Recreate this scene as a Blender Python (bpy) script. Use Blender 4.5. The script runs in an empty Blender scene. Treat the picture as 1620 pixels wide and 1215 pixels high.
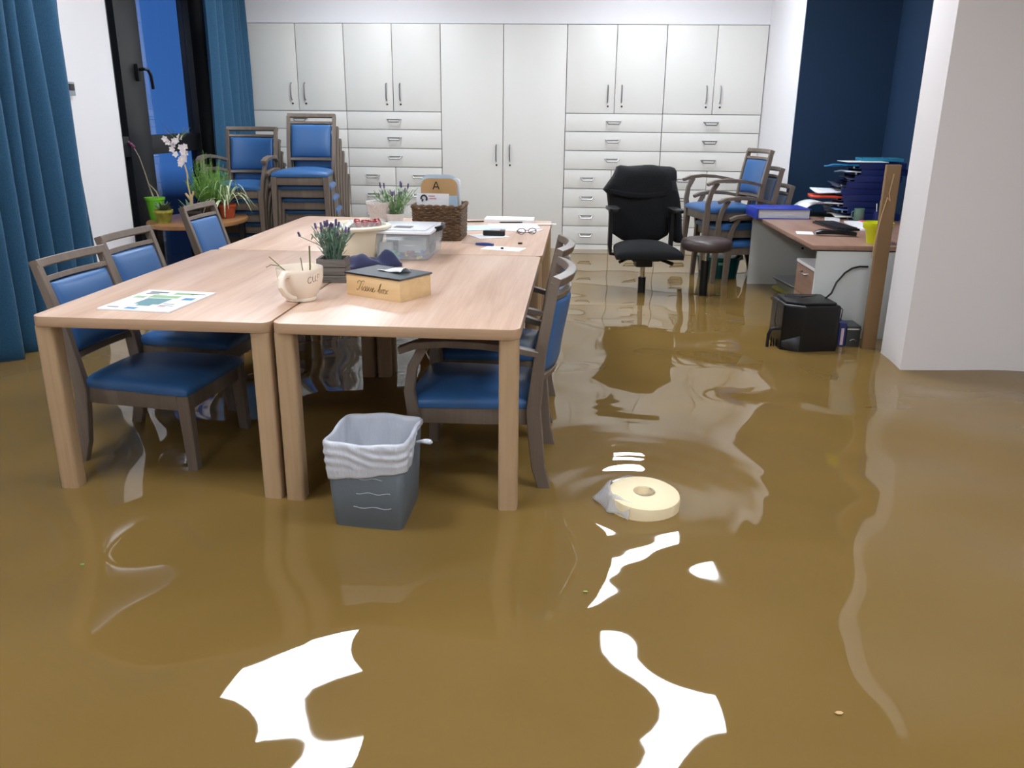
import bpy, bmesh, math, random
from mathutils import Vector, Matrix
random.seed(7)
S = bpy.context.scene
COL = S.collection
PI = math.pi
sin, cos = math.sin, math.cos

# ------------------------------------------------------------------ camera
def setup_camera():
    f, p, r, yaw, H = 1319.3, .3127, .010, -.0528, 1.3772
    R = Vector((cos(yaw), -sin(yaw), 0)); F = Vector((sin(yaw), cos(yaw), 0)); U = Vector((0, 0, 1))
    F2 = F*cos(p) - U*sin(p); U2 = U*cos(p) + F*sin(p)
    X = R*cos(r) + U2*sin(r); Y = U2*cos(r) - R*sin(r); Z = -F2
    cam = bpy.data.cameras.new('camera'); o = bpy.data.objects.new('camera', cam); COL.objects.link(o)
    o.matrix_world = Matrix(((X.x, Y.x, Z.x, 0), (X.y, Y.y, Z.y, 0), (X.z, Y.z, Z.z, H), (0, 0, 0, 1)))
    cam.sensor_width = 36; cam.lens = f/1620*36; cam.clip_start = .05; cam.clip_end = 100
    S.camera = o
setup_camera()

# ------------------------------------------------------------------ world (dusk outside) and exposure
S.view_settings.view_transform = 'Standard'
S.view_settings.look = 'None'
S.view_settings.exposure = 0.6
S.view_settings.gamma = 1
S.view_settings.use_curve_mapping = False
w = bpy.data.worlds.new('dusk'); S.world = w; w.use_nodes = True
bg = w.node_tree.nodes['Background']
bg.inputs[1].default_value = .66
_n = w.node_tree.nodes; _l = w.node_tree.links      # dusk sky above a dark ground
_tc = _n.new('ShaderNodeTexCoord'); _sx = _n.new('ShaderNodeSeparateXYZ'); _mr = _n.new('ShaderNodeMapRange'); _cr = _n.new('ShaderNodeValToRGB')
_l.new(_tc.outputs['Generated'], _sx.inputs[0]); _l.new(_sx.outputs['Z'], _mr.inputs['Value']); _l.new(_mr.outputs[0], _cr.inputs[0]); _l.new(_cr.outputs[0], bg.inputs[0])
_mr.inputs['From Min'].default_value = -.12; _mr.inputs['From Max'].default_value = .4
_e = _cr.color_ramp.elements; _e[0].position = .06; _e[0].color = (.006, .012, .03, 1); _e[1].position = 1; _e[1].color = (.035, .13, .40, 1)
_k = _cr.color_ramp.elements.new(.12); _k.color = (.07, .20, .48, 1)
LAMP = 25.0          # strength of the ceiling panels

# ------------------------------------------------------------------ helpers
def lin(c):
    return tuple(((v/255)/12.92 if v/255 <= .04045 else ((v/255+.055)/1.055)**2.4) for v in c) + (1,)
def mat(name, col, rough=.5, metal=0, spec=.5, noise=None, bump=None, emit=None, trans=0, ior=1.45, alpha=1, sheen=0, coords='Object', sss=0):
    """noise=(scale, amount, stretch(3), second colour) ; bump=(scale, strength, stretch)"""
    m = bpy.data.materials.new(name); m.use_nodes = True
    nt = m.node_tree; N = nt.nodes; L = nt.links; b = N['Principled BSDF']
    b.inputs['Base Color'].default_value = lin(col); b.inputs['Roughness'].default_value = rough
    b.inputs['Metallic'].default_value = metal; b.inputs['Specular IOR Level'].default_value = spec
    b.inputs['IOR'].default_value = ior
    if trans: b.inputs['Transmission Weight'].default_value = trans
    if alpha < 1: b.inputs['Alpha'].default_value = alpha
    if sheen: b.inputs['Sheen Weight'].default_value = sheen
    if sss:
        b.inputs['Subsurface Weight'].default_value = sss; b.inputs['Subsurface Radius'].default_value = (.02, .02, .02)
    if emit:
        b.inputs['Emission Color'].default_value = lin(emit[0]); b.inputs['Emission Strength'].default_value = emit[1]
    def tex(scale, stretch, detail=4):
        tc = N.new('ShaderNodeTexCoord'); mp = N.new('ShaderNodeMapping'); mp.inputs['Scale'].default_value = stretch
        t = N.new('ShaderNodeTexNoise'); t.inputs['Scale'].default_value = scale; t.inputs['Detail'].default_value = detail
        L.new(tc.outputs[coords], mp.inputs[0]); L.new(mp.outputs[0], t.inputs['Vector']); return t
    if noise:
        t = tex(noise[0], noise[2]); r = N.new('ShaderNodeValToRGB')
        r.color_ramp.elements[0].position = .35; r.color_ramp.elements[1].position = .65
        r.color_ramp.elements[0].color = lin(col); r.color_ramp.elements[1].color = lin(noise[3])
        L.new(t.outputs['Fac'], r.inputs[0]); L.new(r.outputs[0], b.inputs['Base Color'])
    if bump:
        t = tex(bump[0], bump[2]); bp = N.new('ShaderNodeBump'); bp.inputs['Strength'].default_value = bump[1]; bp.inputs['Distance'].default_value = .01
        L.new(t.outputs['Fac'], bp.inputs['Height']); L.new(bp.outputs[0], b.inputs['Normal'])
    return m

def wood(name, c1, c2, c3, rough=.38, axis=1, scale=1.0):
    m = bpy.data.materials.new(name); m.use_nodes = True
    nt = m.node_tree; N = nt.nodes; L = nt.links; b = N['Principled BSDF']; b.inputs['Roughness'].default_value = rough
    tc = N.new('ShaderNodeTexCoord'); mp = N.new('ShaderNodeMapping')
    st = [9, 9, 9]; st[axis] = .9; mp.inputs['Scale'].default_value = [s*scale for s in st]
    L.new(tc.outputs['Object'], mp.inputs[0])
    n1 = N.new('ShaderNodeTexNoise'); n1.inputs['Scale'].default_value = 1.3; n1.inputs['Detail'].default_value = 5; n1.inputs['Distortion'].default_value = .7
    mp2 = N.new('ShaderNodeMapping'); st = [90, 90, 90]; st[axis] = 3; mp2.inputs['Scale'].default_value = [s*scale for s in st]
    L.new(tc.outputs['Object'], mp2.inputs[0])
    n2 = N.new('ShaderNodeTexNoise'); n2.inputs['Scale'].default_value = 1.5; n2.inputs['Detail'].default_value = 3
    L.new(mp.outputs[0], n1.inputs['Vector']); L.new(mp2.outputs[0], n2.inputs['Vector'])
    r = N.new('ShaderNodeValToRGB'); e = r.color_ramp.elements
    e[0].position = .3; e[0].color = lin(c1); e[1].position = .72; e[1].color = lin(c3)
    k = r.color_ramp.elements.new(.5); k.color = lin(c2)
    mx = N.new('ShaderNodeMath'); mx.operation = 'MULTIPLY_ADD'; mx.inputs[1].default_value = .28; L.new(n2.outputs['Fac'], mx.inputs[0])
    mm = N.new('ShaderNodeMath'); mm.operation = 'MULTIPLY'; mm.inputs[1].default_value = .72; L.new(n1.outputs['Fac'], mm.inputs[0])
    L.new(mm.outputs[0], mx.inputs[2]); L.new(mx.outputs[0], r.inputs[0]); L.new(r.outputs[0], b.inputs['Base Color'])
    bp = N.new('ShaderNodeBump'); bp.inputs['Strength'].default_value = .08; bp.inputs['Distance'].default_value = .002
    L.new(n2.outputs['Fac'], bp.inputs['Height']); L.new(bp.outputs[0], b.inputs['Normal'])
    return m

class MB:
    def __init__(s): s.v = []; s.f = []; s.mi = []; s.cur = 0
    def add(s, vs, fs):
        n = len(s.v); s.v += [tuple(v) for v in vs]; s.f += [tuple(i+n for i in f) for f in fs]; s.mi += [s.cur]*len(fs)
    def box(s, x0, x1, y0, y1, z0, z1, M=None):
        vs = [Vector((x, y, z)) for z in (z0, z1) for y in (y0, y1) for x in (x0, x1)]
        if M: vs = [M @ v for v in vs]
        s.add(vs, [(0, 2, 3, 1), (4, 5, 7, 6), (0, 1, 5, 4), (2, 6, 7, 3), (0, 4, 6, 2), (1, 3, 7, 5)]); return s
    def hexa(s, lo, hi):      # two quads (4 pts each, ccw seen from above)
        s.add(list(lo)+list(hi), [(3, 2, 1, 0), (4, 5, 6, 7)] + [(i, (i+1) % 4, (i+1) % 4+4, i+4) for i in range(4)]); return s
    def prism(s, pts, z0, z1, M=None):
        n = len(pts); vs = [Vector((p[0], p[1], z0)) for p in pts] + [Vector((p[0], p[1], z1)) for p in pts]
        if M: vs = [M @ v for v in vs]
        s.add(vs, [tuple(range(n-1, -1, -1)), tuple(range(n, 2*n))] + [(i, (i+1) % n, (i+1) % n+n, i+n) for i in range(n)]); return s
    def rings(s, rings, cap=True, closed=False):
        n = len(rings[0]); vs = [p for r in rings for p in r]; fs = []
        m = len(rings); K = m if closed else m-1
        for j in range(K):
            for i in range(n):
                a = j*n; b = ((j+1) % m)*n
                fs.append((a+i, a+(i+1) % n, b+(i+1) % n, b+i))
        if cap and not closed: fs.append(tuple(range(n-1, -1, -1))); fs.append(tuple((m-1)*n+i for i in range(n)))
        s.add(vs, fs); return s
    def tube(s, path, r, n=8, closed=False, cap=True):
        P = [Vector(p) for p in path]; m = len(P); rr = r if isinstance(r, (list, tuple)) else [r]*m
        out = []; up = None
        for i in range(m):
            a = P[(i-1) % m] if (closed or i) else P[0]; b = P[(i+1) % m] if (closed or i < m-1) else P[-1]
            t = (b-a).normalized()
            if up is None:
                up = Vector((0, 0, 1)) if abs(t.z) < .9 else Vector((1, 0, 0))
            sd = t.cross(up)
            if sd.length < 1e-5: sd = t.cross(Vector((.3, 1, .2)))
            sd.normalize(); up = sd.cross(t).normalized()
            out.append([P[i] + (sd*cos(2*PI*k/n) + up*sin(2*PI*k/n))*rr[i] for k in range(n)])
        return s.rings(out, cap=cap, closed=closed)
    def sweep(s, path, side, w, h, ch=.18):   # rectangular bar with eased edges; side = direction of its width
        P = [Vector(p) for p in path]; m = len(P); sd0 = Vector(side)
        W = w if isinstance(w, (list, tuple)) else [w]*m; Hh = h if isinstance(h, (list, tuple)) else [h]*m
        out = []
        for i in range(m):
            t = (P[min(i+1, m-1)]-P[max(i-1, 0)]).normalized(); sd = (sd0 - t*sd0.dot(t)).normalized(); up = sd.cross(t)
            a, b = W[i]/2, Hh[i]/2; c = min(a, b)*ch
            q = [(-a+c, -b), (a-c, -b), (a, -b+c), (a, b-c), (a-c, b), (-a+c, b), (-a, b-c), (-a, -b+c)]
            out.append([P[i] + sd*x + up*y for x, y in q])
        return s.rings(out)
    def lathe(s, prof, n=32, c=(0, 0, 0), cap=False):
        return s.rings([[Vector((c[0]+r*cos(2*PI*k/n), c[1]+r*sin(2*PI*k/n), c[2]+z)) for k in range(n)] for r, z in prof], cap=cap)
    def grid(s, fn, nu, nv):
        vs = [fn(i/nu, j/nv) for j in range(nv+1) for i in range(nu+1)]
        s.add(vs, [(j*(nu+1)+i, j*(nu+1)+i+1, (j+1)*(nu+1)+i+1, (j+1)*(nu+1)+i) for j in range(nv) for i in range(nu)]); return s
    def cushion(s, w0, w1, d, t, dome, M=None, n=14, edge=8):
        """w0 width at v=-1, w1 width at v=+1, d depth, t edge thickness, dome extra height"""
        top, bot = [], []
        for j in range(n+1):
            v = sin(PI/2*(2*j/n-1))
            for i in range(n+1):
                u = sin(PI/2*(2*i/n-1)); wd = w0 + (w1-w0)*(v+1)/2
                pin = 1 - .03*(abs(u)*abs(v))**6
                x = u*wd/2*pin; y = v*d/2*pin
                e = max(0, (1-abs(u)**edge)*(1-abs(v)**edge))**.4
                z = t*.35 + t*.65*e + dome*(1-u*u)*(1-v*v)
                top.append(Vector((x, y, z))); bot.append(Vector((x*(.985), y*.985, 0)))
        k = (n+1)**2; fs = []
        for j in range(n):
            for i in range(n):
                a = j*(n+1)+i; fs.append((a, a+1, a+n+2, a+n+1)); fs.append((k+a, k+a+n+1, k+a+n+2, k+a+1))
        ring = [i for i in range(n+1)] + [j*(n+1)+n for j in range(1, n+1)] + [n*(n+1)+i for i in range(n-1, -1, -1)] + [j*(n+1) for j in range(n-1, 0, -1)]
        for q in range(len(ring)):
            a, b = ring[q], ring[(q+1) % len(ring)]; fs.append((k+a, k+b, b, a))
        vs = top+bot
        if M: vs = [M @ v for v in vs]
        s.add(vs, fs); return s
    def build(s, name, m, parent=None, bevel=0, smooth=True, loc=None, seg=2, ang=35, solid=0):
        me = bpy.data.meshes.new(name); me.from_pydata([tuple(v) for v in s.v], [], s.f)
        ms = m if isinstance(m, (list, tuple)) else [m]
        for x in ms: me.materials.append(x)
        if len(ms) > 1: me.polygons.foreach_set('material_index', s.mi)
        bm = bmesh.new(); bm.from_mesh(me); bmesh.ops.remove_doubles(bm, verts=bm.verts, dist=1e-6)
        if smooth != 'open': bmesh.ops.recalc_face_normals(bm, faces=bm.faces)
        if bevel:
            es = [e for e in bm.edges if len(e.link_faces) == 2 and e.calc_face_angle(0) > math.radians(30)]
            bmesh.ops.bevel(bm, geom=es, offset=bevel, segments=seg, profile=.6, affect='EDGES', clamp_overlap=True)
        bm.to_mesh(me); bm.free()
        o = bpy.data.objects.new(name, me); COL.objects.link(o)
        if smooth:
            for p in me.polygons: p.use_smooth = True
            try: me.set_sharp_from_angle(angle=math.radians(ang))
            except Exception: pass
        if parent: o.parent = parent
        if loc: o.location = loc
        if solid:
            md = o.modifiers.new('thickness', 'SOLIDIFY'); md.thickness = solid; md.offset = 0
        return o

def tag(o, label=None, cat=None, group=None, kind=None):
    if label: o['label'] = label
    if cat: o['category'] = cat
    if group: o['group'] = group
    if kind: o['kind'] = kind
    return o
def thing(name, label, cat, loc=(0, 0, 0), rz=0, group=None, kind=None):
    o = bpy.data.objects.new(name, None); o.empty_display_size = .05; COL.objects.link(o)
    o.location = loc; o.rotation_euler = (0, 0, rz)
    return tag(o, label, cat, group, kind)
def dup(o, loc, rz, label, group=None):
    def cp(a, par):
        c = a.copy(); COL.objects.link(c)
        if par: c.parent = par
        for ch in a.children: cp(ch, c)
        return c
    r = cp(o, None); r.location = loc; r.rotation_euler = (0, 0, rz); r['label'] = label
    if group: r['group'] = group
    return r
def struct(o): o['kind'] = 'structure'; return o
def rrect(x0, x1, y0, y1, r, n=5):
    pts = []
    for cx, cy, a0 in ((x1-r, y0+r, -PI/2), (x1-r, y1-r, 0), (x0+r, y1-r, PI/2), (x0+r, y0+r, PI)):
        for k in range(n+1):
            a = a0 + PI/2*k/n; pts.append((cx+r*cos(a), cy+r*sin(a)))
    return pts
def lerp(a, b, t): return a+(b-a)*t
def RZ(a): return Matrix.Rotation(a, 4, 'Z')
def T(*v): return Matrix.Translation(v)

# ------------------------------------------------------------------ materials
M_cab = mat('cabinet_white', (226, 224, 218), .35)
M_carc = mat('cabinet_carcass', (150, 148, 145), .6)
M_wall = mat('wall_paint', (228, 222, 220), .75, bump=(60, .03, (1, 1, 1)))
M_wallw = mat('wall_white', (232, 230, 232), .7, bump=(60, .03, (1, 1, 1)))
M_blue = mat('blue_wall_paint', (26, 54, 84), .7, bump=(80, .03, (1, 1, 1)))
M_ceil = mat('ceiling_paint', (215, 212, 208), .8)
M_floor = mat('vinyl_floor', (120, 100, 75), .5)
M_steel = mat('brushed_steel', (150, 150, 150), .3, metal=1)
M_dsteel = mat('lock_metal', (60, 60, 62), .35, metal=.8)
M_chrome = mat('chrome', (200, 200, 200), .15, metal=1)
M_table = wood('oak_laminate', (190, 154, 130), (208, 175, 152), (222, 193, 172), .33, axis=1)
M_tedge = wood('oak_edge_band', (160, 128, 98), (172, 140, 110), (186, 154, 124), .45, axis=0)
M_leg = wood('oak_leg', (162, 133, 100), (175, 146, 112), (186, 157, 124), .45, axis=2)
M_chairw = wood('grey_stained_wood', (100, 87, 76), (110, 97, 86), (122, 109, 97), .42, axis=2, scale=1.4)
M_vinyl = mat('blue_vinyl', (52, 96, 148), .36, bump=(260, .05, (1, 1, 1)))
M_curt = mat('curtain_fabric', (34, 76, 106), .85, sheen=.1, noise=(1.0, 0, (260, 260, 120), (44, 90, 120)), bump=(1, .25, (400, 400, 400)))
M_dark = mat('dark_frame', (30, 31, 34), .35)
M_black = mat('black_plastic', (18, 18, 20), .4)
M_gloss = mat('black_gloss', (9, 9, 10), .3)
M_fabric = mat('black_fabric', (13, 14, 16), .95, sheen=0, bump=(300, .3, (1, 1, 1)))
M_fleece = mat('black_fleece', (11, 12, 15), 1, sheen=.05, bump=(120, .5, (1, 1, 1)))
M_leather = mat('brown_leather', (74, 62, 60), .35, bump=(120, .1, (1, 1, 1)))
M_white = mat('white_paper', (240, 240, 242), .6)
M_bluep = mat('pale_blue_paper', (176, 200, 218), .6)
M_dpanel = mat('desk_white', (206, 208, 204), .45)
M_desk = wood('walnut_laminate', (140, 108, 92), (158, 124, 106), (172, 140, 120), .35, axis=1)
M_board = mat('brown_board', (122, 94, 62), .6, noise=(6, 0, (1, 1, .4), (136, 106, 72)))
M_led = mat('lamp_panel', (255, 255, 255), .5, emit=((236, 243, 252), LAMP))

# ------------------------------------------------------------------ setting
ZC = 2.75; YB = 8.08; WZ = .15
def sbox(name, m, *b, bevel=0): return struct(MB().box(*b).build(name, m, bevel=bevel, smooth=False))
sbox('floor', M_floor, -3.5, 4.6, -2.6, 8.7, -.1, 0)
sbox('ceiling', M_ceil, -3.5, 4.6, -2.6, 8.7, ZC, ZC+.1)
sbox('wall_front', M_wallw, -3.4, 4.6, -2.7, -2.6, 0, ZC)
sbox('wall_back', M_wallw, -3.4, 2.6, 8.56, 8.66, 0, ZC)
sbox('trim_1', M_wallw, -3.0, 1.82, 8.082, 8.56, 2.168, ZC)          # bulkhead above the cupboards
sbox('trim_2', M_wallw, -3.0, 1.82, 8.074, 8.2, 2.1492, 2.168)
sbox('wall_left', M_wallw, -3.35, -3.0, 4.72, 5.8, 0, ZC)            # pier between the windows
sbox('wall_left_front', M_wallw, -3.35, -3.0, -2.6, 2.2, 0, ZC)
sbox('wall_left_rear', M_wallw, -3.35, -3.0, 8.0, 8.6, 0, ZC)
sbox('wall_left_sill', M_wallw, -3.35, -3.0, 2.2, 4.72, 0, .1)
sbox('wall_left_header', M_wallw, -3.35, -3.0, 2.2, 8.0, 2.6, ZC)
sbox('wall_side', M_wallw, 1.82, 2.62, 6.95, 8.6, 0, ZC)             # white return beside the cupboards
sbox('wall_niche', M_blue, 1.82, 2.6, 6.93, 6.95, 0, ZC)
sbox('wall_right_rear', M_blue, 2.52, 2.62, 4.5, 6.93, 0, ZC)
sbox('wall_pier', M_wall, 1.78, 4.6, 4.22, 4.5, 0, ZC)
sbox('wall_right', M_wallw, 4.5, 4.6, -2.6, 4.22, 0, ZC)

def window(name, y0, y1, mull, rail, z1=2.6):
    w = thing(name, None, None, (-3.15, 0, 0)); struct(w)
    fr = MB()
    for a, b in ((y0, y0+.07), (y1-.07, y1)): fr.box(-.05, .05, a, b, 0, z1)
    fr.box(-.05, .05, y0, y1, z1-.07, z1); fr.box(-.05, .05, y0, y1, 0, .12); 
    for a, b in mull: fr.box(-.05, .06, a, b, .1, z1-.05)
    fr.box(-.045, .055, y0, y1, rail[0], rail[1])
    fr.build('window_frame', M_dark, w, bevel=.004)
    rv = MB().box(-.18, .15, y0-.001, y0+.012, 0, z1).box(-.18, .15, y1-.012, y1+.001, 0, z1)
    rv.build('reveal', M_dark, w, smooth=False)
    ys = [y0+.07] + [v for ab in mull for v in ab] + [y1-.07]
    for k in range(0, len(ys), 2):
        MB().box(-.006, .006, ys[k], ys[k+1], rail[1], z1-.07).build('pane', M_glass, w, smooth=False)
        MB().box(-.006, .006, ys[k], ys[k+1], .12, rail[0]).build('pane', M_glass, w, smooth=False)
    return w
M_glass = mat('window_glass', (215, 228, 255), .0, trans=1, ior=1.5)
wn = window('window_1', 5.8, 8.0, [(6.08, 6.42), (7.33, 7.62)], (1.06, 1.20))
h = MB()
h.box(.06, .085, 6.28, 6.32, 1.58, 1.70); h.tube([(.085, 6.30, 1.66), (.125, 6.30, 1.665), (.135, 6.33, 1.66), (.137, 6.365, 1.62), (.135, 6.38, 1.53)], .012)
h.build('window_handle', M_black, wn, bevel=.003)
window('window_2', 2.2, 4.72, [(3.4, 3.52)], (.9, 1.0))
th = thing('wall_thermostat', 'small silver grey thermostat box on the white wall pier beside the big curtain', 'thermostat', (-3.0, 5.21, 1.5))
MB().box(0, .03, -.04, .04, -.04, .04).build('housing', mat('silver_plastic', (150, 158, 166), .35), th, bevel=.004)
MB().box(.03, .034, -.028, .028, -.01, .028).build('display', M_dark, th, bevel=.001)

# ceiling light panels; the near and behind-viewer ones are added to brighten the front
for i, (x, y, lb) in enumerate(((-1.70, 4.62, 'left of the room centre above the tables'), (.97, 5.05, 'above the gangway in front of the desk'), (.74, 6.9, 'above the office chair'),
                    (-1.62, 6.85, 'above the stacked chairs'), (-1.62, 2.0, 'over the near end of the left table, added as fill light'), (.95, 2.0, 'over the open water at the near right, added as fill light'),
                    (-1.62, -.6, 'at the left behind the viewer, added as fill light'), (.95, -.6, 'straight behind the viewer, added as fill light'), (3.2, -.6, 'in the corner behind the viewer, added as fill light'))):
    p = thing('ceiling_light', 'square white light panel in the ceiling '+lb, 'ceiling light', (x, y, ZC), 0)
    MB().box(-.29, .29, -.29, .29, -.012, -.002).build('diffuser', M_led, p, smooth=False)
    f = MB()
    for a, b, c, d in ((-.31, .31, -.31, -.29), (-.31, .31, .29, .31), (-.31, -.29, -.29, .29), (.29, .31, -.29, .29)): f.box(a, b, c, d, -.018, 0)
    f.build('frame', M_steel, p, smooth=False)

# ------------------------------------------------------------------ flood water
def water():
    waves = []
    rnd = random.Random(11)
    for lam, slope, a in ((1.9, .012, 1.45), (1.25, .014, .7), (.85, .018, 1.9), (.62, .019, 1.2), (.45, .016, 2.4), (.34, .010, .35), (.26, .005, 1.75), (1.5, .009, 2.7), (.52, .008, .05)):
        k = 2*PI/lam; waves.append((k*cos(a), k*sin(a), slope/k, rnd.random()*6.28))
    cx, cy = .295, 2.55
    def z(x, y):
        s = WZ; g = 2.2 - 1.5*min(1, max(0, (y-2.6)/2.6)) - .4*min(1, max(0, (y-5)/2))      # calmer towards the back of the room
        for kx, ky, A, ph in waves: s += g*A*sin(kx*x+ky*y+ph + .9*sin(.9*x+1.3*y))
        r = math.hypot(x-cx, y-cy)
        if r < 1.1:
            env = math.exp(-r/.38)*min(1, max(0, (r-.10)/.10)); s += env*.0013*(.55+.45*sin(math.atan2(y-cy, x-cx)))*sin(2*PI*r/.095+.5*sin(3*math.atan2(y-cy, x-cx)))
        for qx, qy in ((-.06, 2.66), (-.01, 3.06), (-1.3, 2.72)):
            r = math.hypot(x-qx, y-qy)
            if r < .3: s += .0006*math.exp(-r/.07)*sin(2*PI*r/.055)
        return s
    def lines(a, b, fa, fb, cs, fs):
        out = []; x = a
        while x < b: out.append(x); x += fs if fa <= x < fb else cs
        out.append(b); return out
    xs = lines(-3.14, 4.5, -.6, 1.3, .035, .0135); ys = lines(-2.6, 8.56, 1.7, 3.6, .035, .0135)
    b = MB(); n = len(xs)
    b.v = [(x, y, z(x, y)) for y in ys for x in xs]
    b.f = [(j*n+i, j*n+i+1, (j+1)*n+i+1, (j+1)*n+i) for j in range(len(ys)-1) for i in range(n-1)]; 
    def dry(f):      # no water inside the walls
        x, y = b.v[f[0]][:2]
        return (x > 1.9 and y > 7.05) or (x > 1.86 and 4.29 < y < 4.42) or (x < -3.04 and (y < 2.1 or 4.82 < y < 5.7 or y > 8.1)) or y > 8.2
    b.f = [f for f in b.f if not dry(f)]; b.mi = [0]*len(b.f)
    m = mat('muddy_water', (126, 100, 54), .025, ior=1.42, noise=(1.6, 0, (1, 1, 1), (121, 96, 51)))
    o = b.build('floodwater', m, smooth='open', ang=180)
    return tag(o, 'muddy brown floodwater covering the whole floor', 'water', kind='stuff')
water()

# ------------------------------------------------------------------ wall of cupboards
ROWS = [1.392, 1.231, 1.062, .891, .717, .541, .368, .195]
def bow(b, c, L, vert, drop=.0):
    x, z = c
    if vert: b.tube([(x, .002, z+L/2), (x, -.024, z+L/2-.012), (x, -.03, z+L/4), (x, -.03, z-L/4), (x, -.024, z-L/2+.012), (x, .002, z-L/2)], .0055, 8)
    else: b.tube([(x-L/2, .002, z+.012), (x-L/2+.006, -.02, z+.01), (x-L/2+.018, -.034, z-.012), (x+L/2-.018, -.034, z-.012), (x+L/2-.006, -.02, z+.01), (x+L/2, .002, z+.012)], .0055, 8); b.box(x-L/2, x+L/2, -.004, .001, z+.008, z+.015)  # straight bar behind the bow stands in for its shadow line
def unit(x0, W, kind, label):
    u = thing('cupboard_unit', label, 'cupboard', (x0, YB, 0), 0)
    MB().box(.003, W-.003, .02, .46, 0, 2.15).build('carcass', M_carc, u, smooth=False)
    g = .003
    def panel(name, a, b, z0, z1): return MB().box(a+g, b-g, 0, .018, z0+g, z1-g).build(name, M_cab, u, bevel=.0015)
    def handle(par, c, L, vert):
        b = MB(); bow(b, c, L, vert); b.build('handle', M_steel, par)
    zb = .06 if kind == 'tall' else ROWS[0]
    for k in (0, 1):
        d = panel('door', k*W/2, (k+1)*W/2, zb, 2.148)
        hx = W/2 + (-1 if k == 0 else 1)*.063
        hz = 1.563 if kind != 'tall' else 1.03
        handle(d, (hx, hz), .15, True)
        l = MB(); l.rings([[Vector((hx+.004+.009*cos(2*PI*i/12), y, hz-.108+.009*sin(2*PI*i/12))) for i in range(12)] for y in (-.004, .003)]); l.build('lock', M_dsteel, d)
    if kind != 'tall':
        for a, b in zip(ROWS[:3], ROWS[1:4]):
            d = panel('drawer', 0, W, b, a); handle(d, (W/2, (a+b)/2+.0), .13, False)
        for a, b in zip(ROWS[3:], ROWS[4:]+[.03]):
            for k in (0, 1):
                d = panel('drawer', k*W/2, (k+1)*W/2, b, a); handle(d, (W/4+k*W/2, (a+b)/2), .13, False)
x = -2.884
for W, kind, lb in ((.8876, 'd', 'white cupboard with doors over drawers, behind the chair stacks beside the far curtain'),
                    (.8876, 'd', 'white cupboard with doors over drawers, left of the tall two-door cupboard'),
                    (1.149, 'tall', 'tall white cupboard with two full-height doors in the middle of the wall'),
                    (.8876, 'd', 'white cupboard with doors over drawers, behind the black office chair'),
                    (.8876, 'd', 'white cupboard with doors over drawers, at the right end against the side wall')):
    unit(x, W, kind, lb); x += W

# ------------------------------------------------------------------ curtains
def curtain(name, label, y0, y1, X, z0, amp, lam, ph, skew=0):
    n = int((y1-y0)/lam*14); b = MB()
    rnd = random.Random(int(ph*100)); am = [amp*(.7+.6*rnd.random()) for _ in range(60)]
    def fn(s, t):
        y = lerp(y0, y1, s); z = lerp(2.6, z0, t); k = (y-y0)/lam
        wob = .25*sin(k*.9+ph)+.12*t*sin(3*t+k)
        a = am[int(k)]*(1-(k % 1)) + am[int(k)+1]*(k % 1)
        c = cos(2*PI*(k+wob)); x = X + a*c + .012*sin(5*t+k*2)
        return Vector((x + .04*t*t*sin(k*1.7), y + skew*t, z))
    b.grid(fn, n, 26)
    o = b.build(name, M_curt, smooth='open', ang=180, solid=.004)
    return tag(o, label, 'curtain')
curtain('curtain', 'long teal blue curtain hanging at the left edge down into the water', 2.2, 4.88, -2.8, .12, .055, .16, .4)
curtain('curtain', 'teal blue curtain in front of the far window beside the white cupboards', 7.16, 8.0, -2.88, .12, .04, .14, 1.3)

# ------------------------------------------------------------------ tables
TX, TY, TT = -1.6787, 2.5079, -.0225
def tl(a, b, z=0): return (TX+a*cos(TT)-b*sin(TT), TY+a*sin(TT)+b*cos(TT), z)
def table(a, b, L, label):
    W = .782
    t = thing('meeting_table', label, 'table', tl(a, b), TT, 'oak meeting tables pushed together')
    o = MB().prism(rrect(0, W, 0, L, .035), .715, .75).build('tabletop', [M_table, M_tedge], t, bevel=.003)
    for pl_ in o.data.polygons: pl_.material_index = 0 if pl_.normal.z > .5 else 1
    for lx in (.004, W-.062-.004):
        for ly in (.006, L-.062-.006):
            o = MB().prism(rrect(lx, lx+.062, ly, ly+.062, .012, 3), 0, .7148).build('leg', M_leg, t)
    return t
table(0, 0, 1.405, 'oak-topped table nearest at the left, with the magazine on it')
table(.789, 0, 1.405, 'oak-topped table nearest at the right, under the tissue box')
table(.012, 1.411, 1.37, 'oak-topped table at the far left, in front of the chair stacks')
table(.796, 1.411, 1.37, 'oak-topped table at the far right, under the basket and papers')

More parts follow.
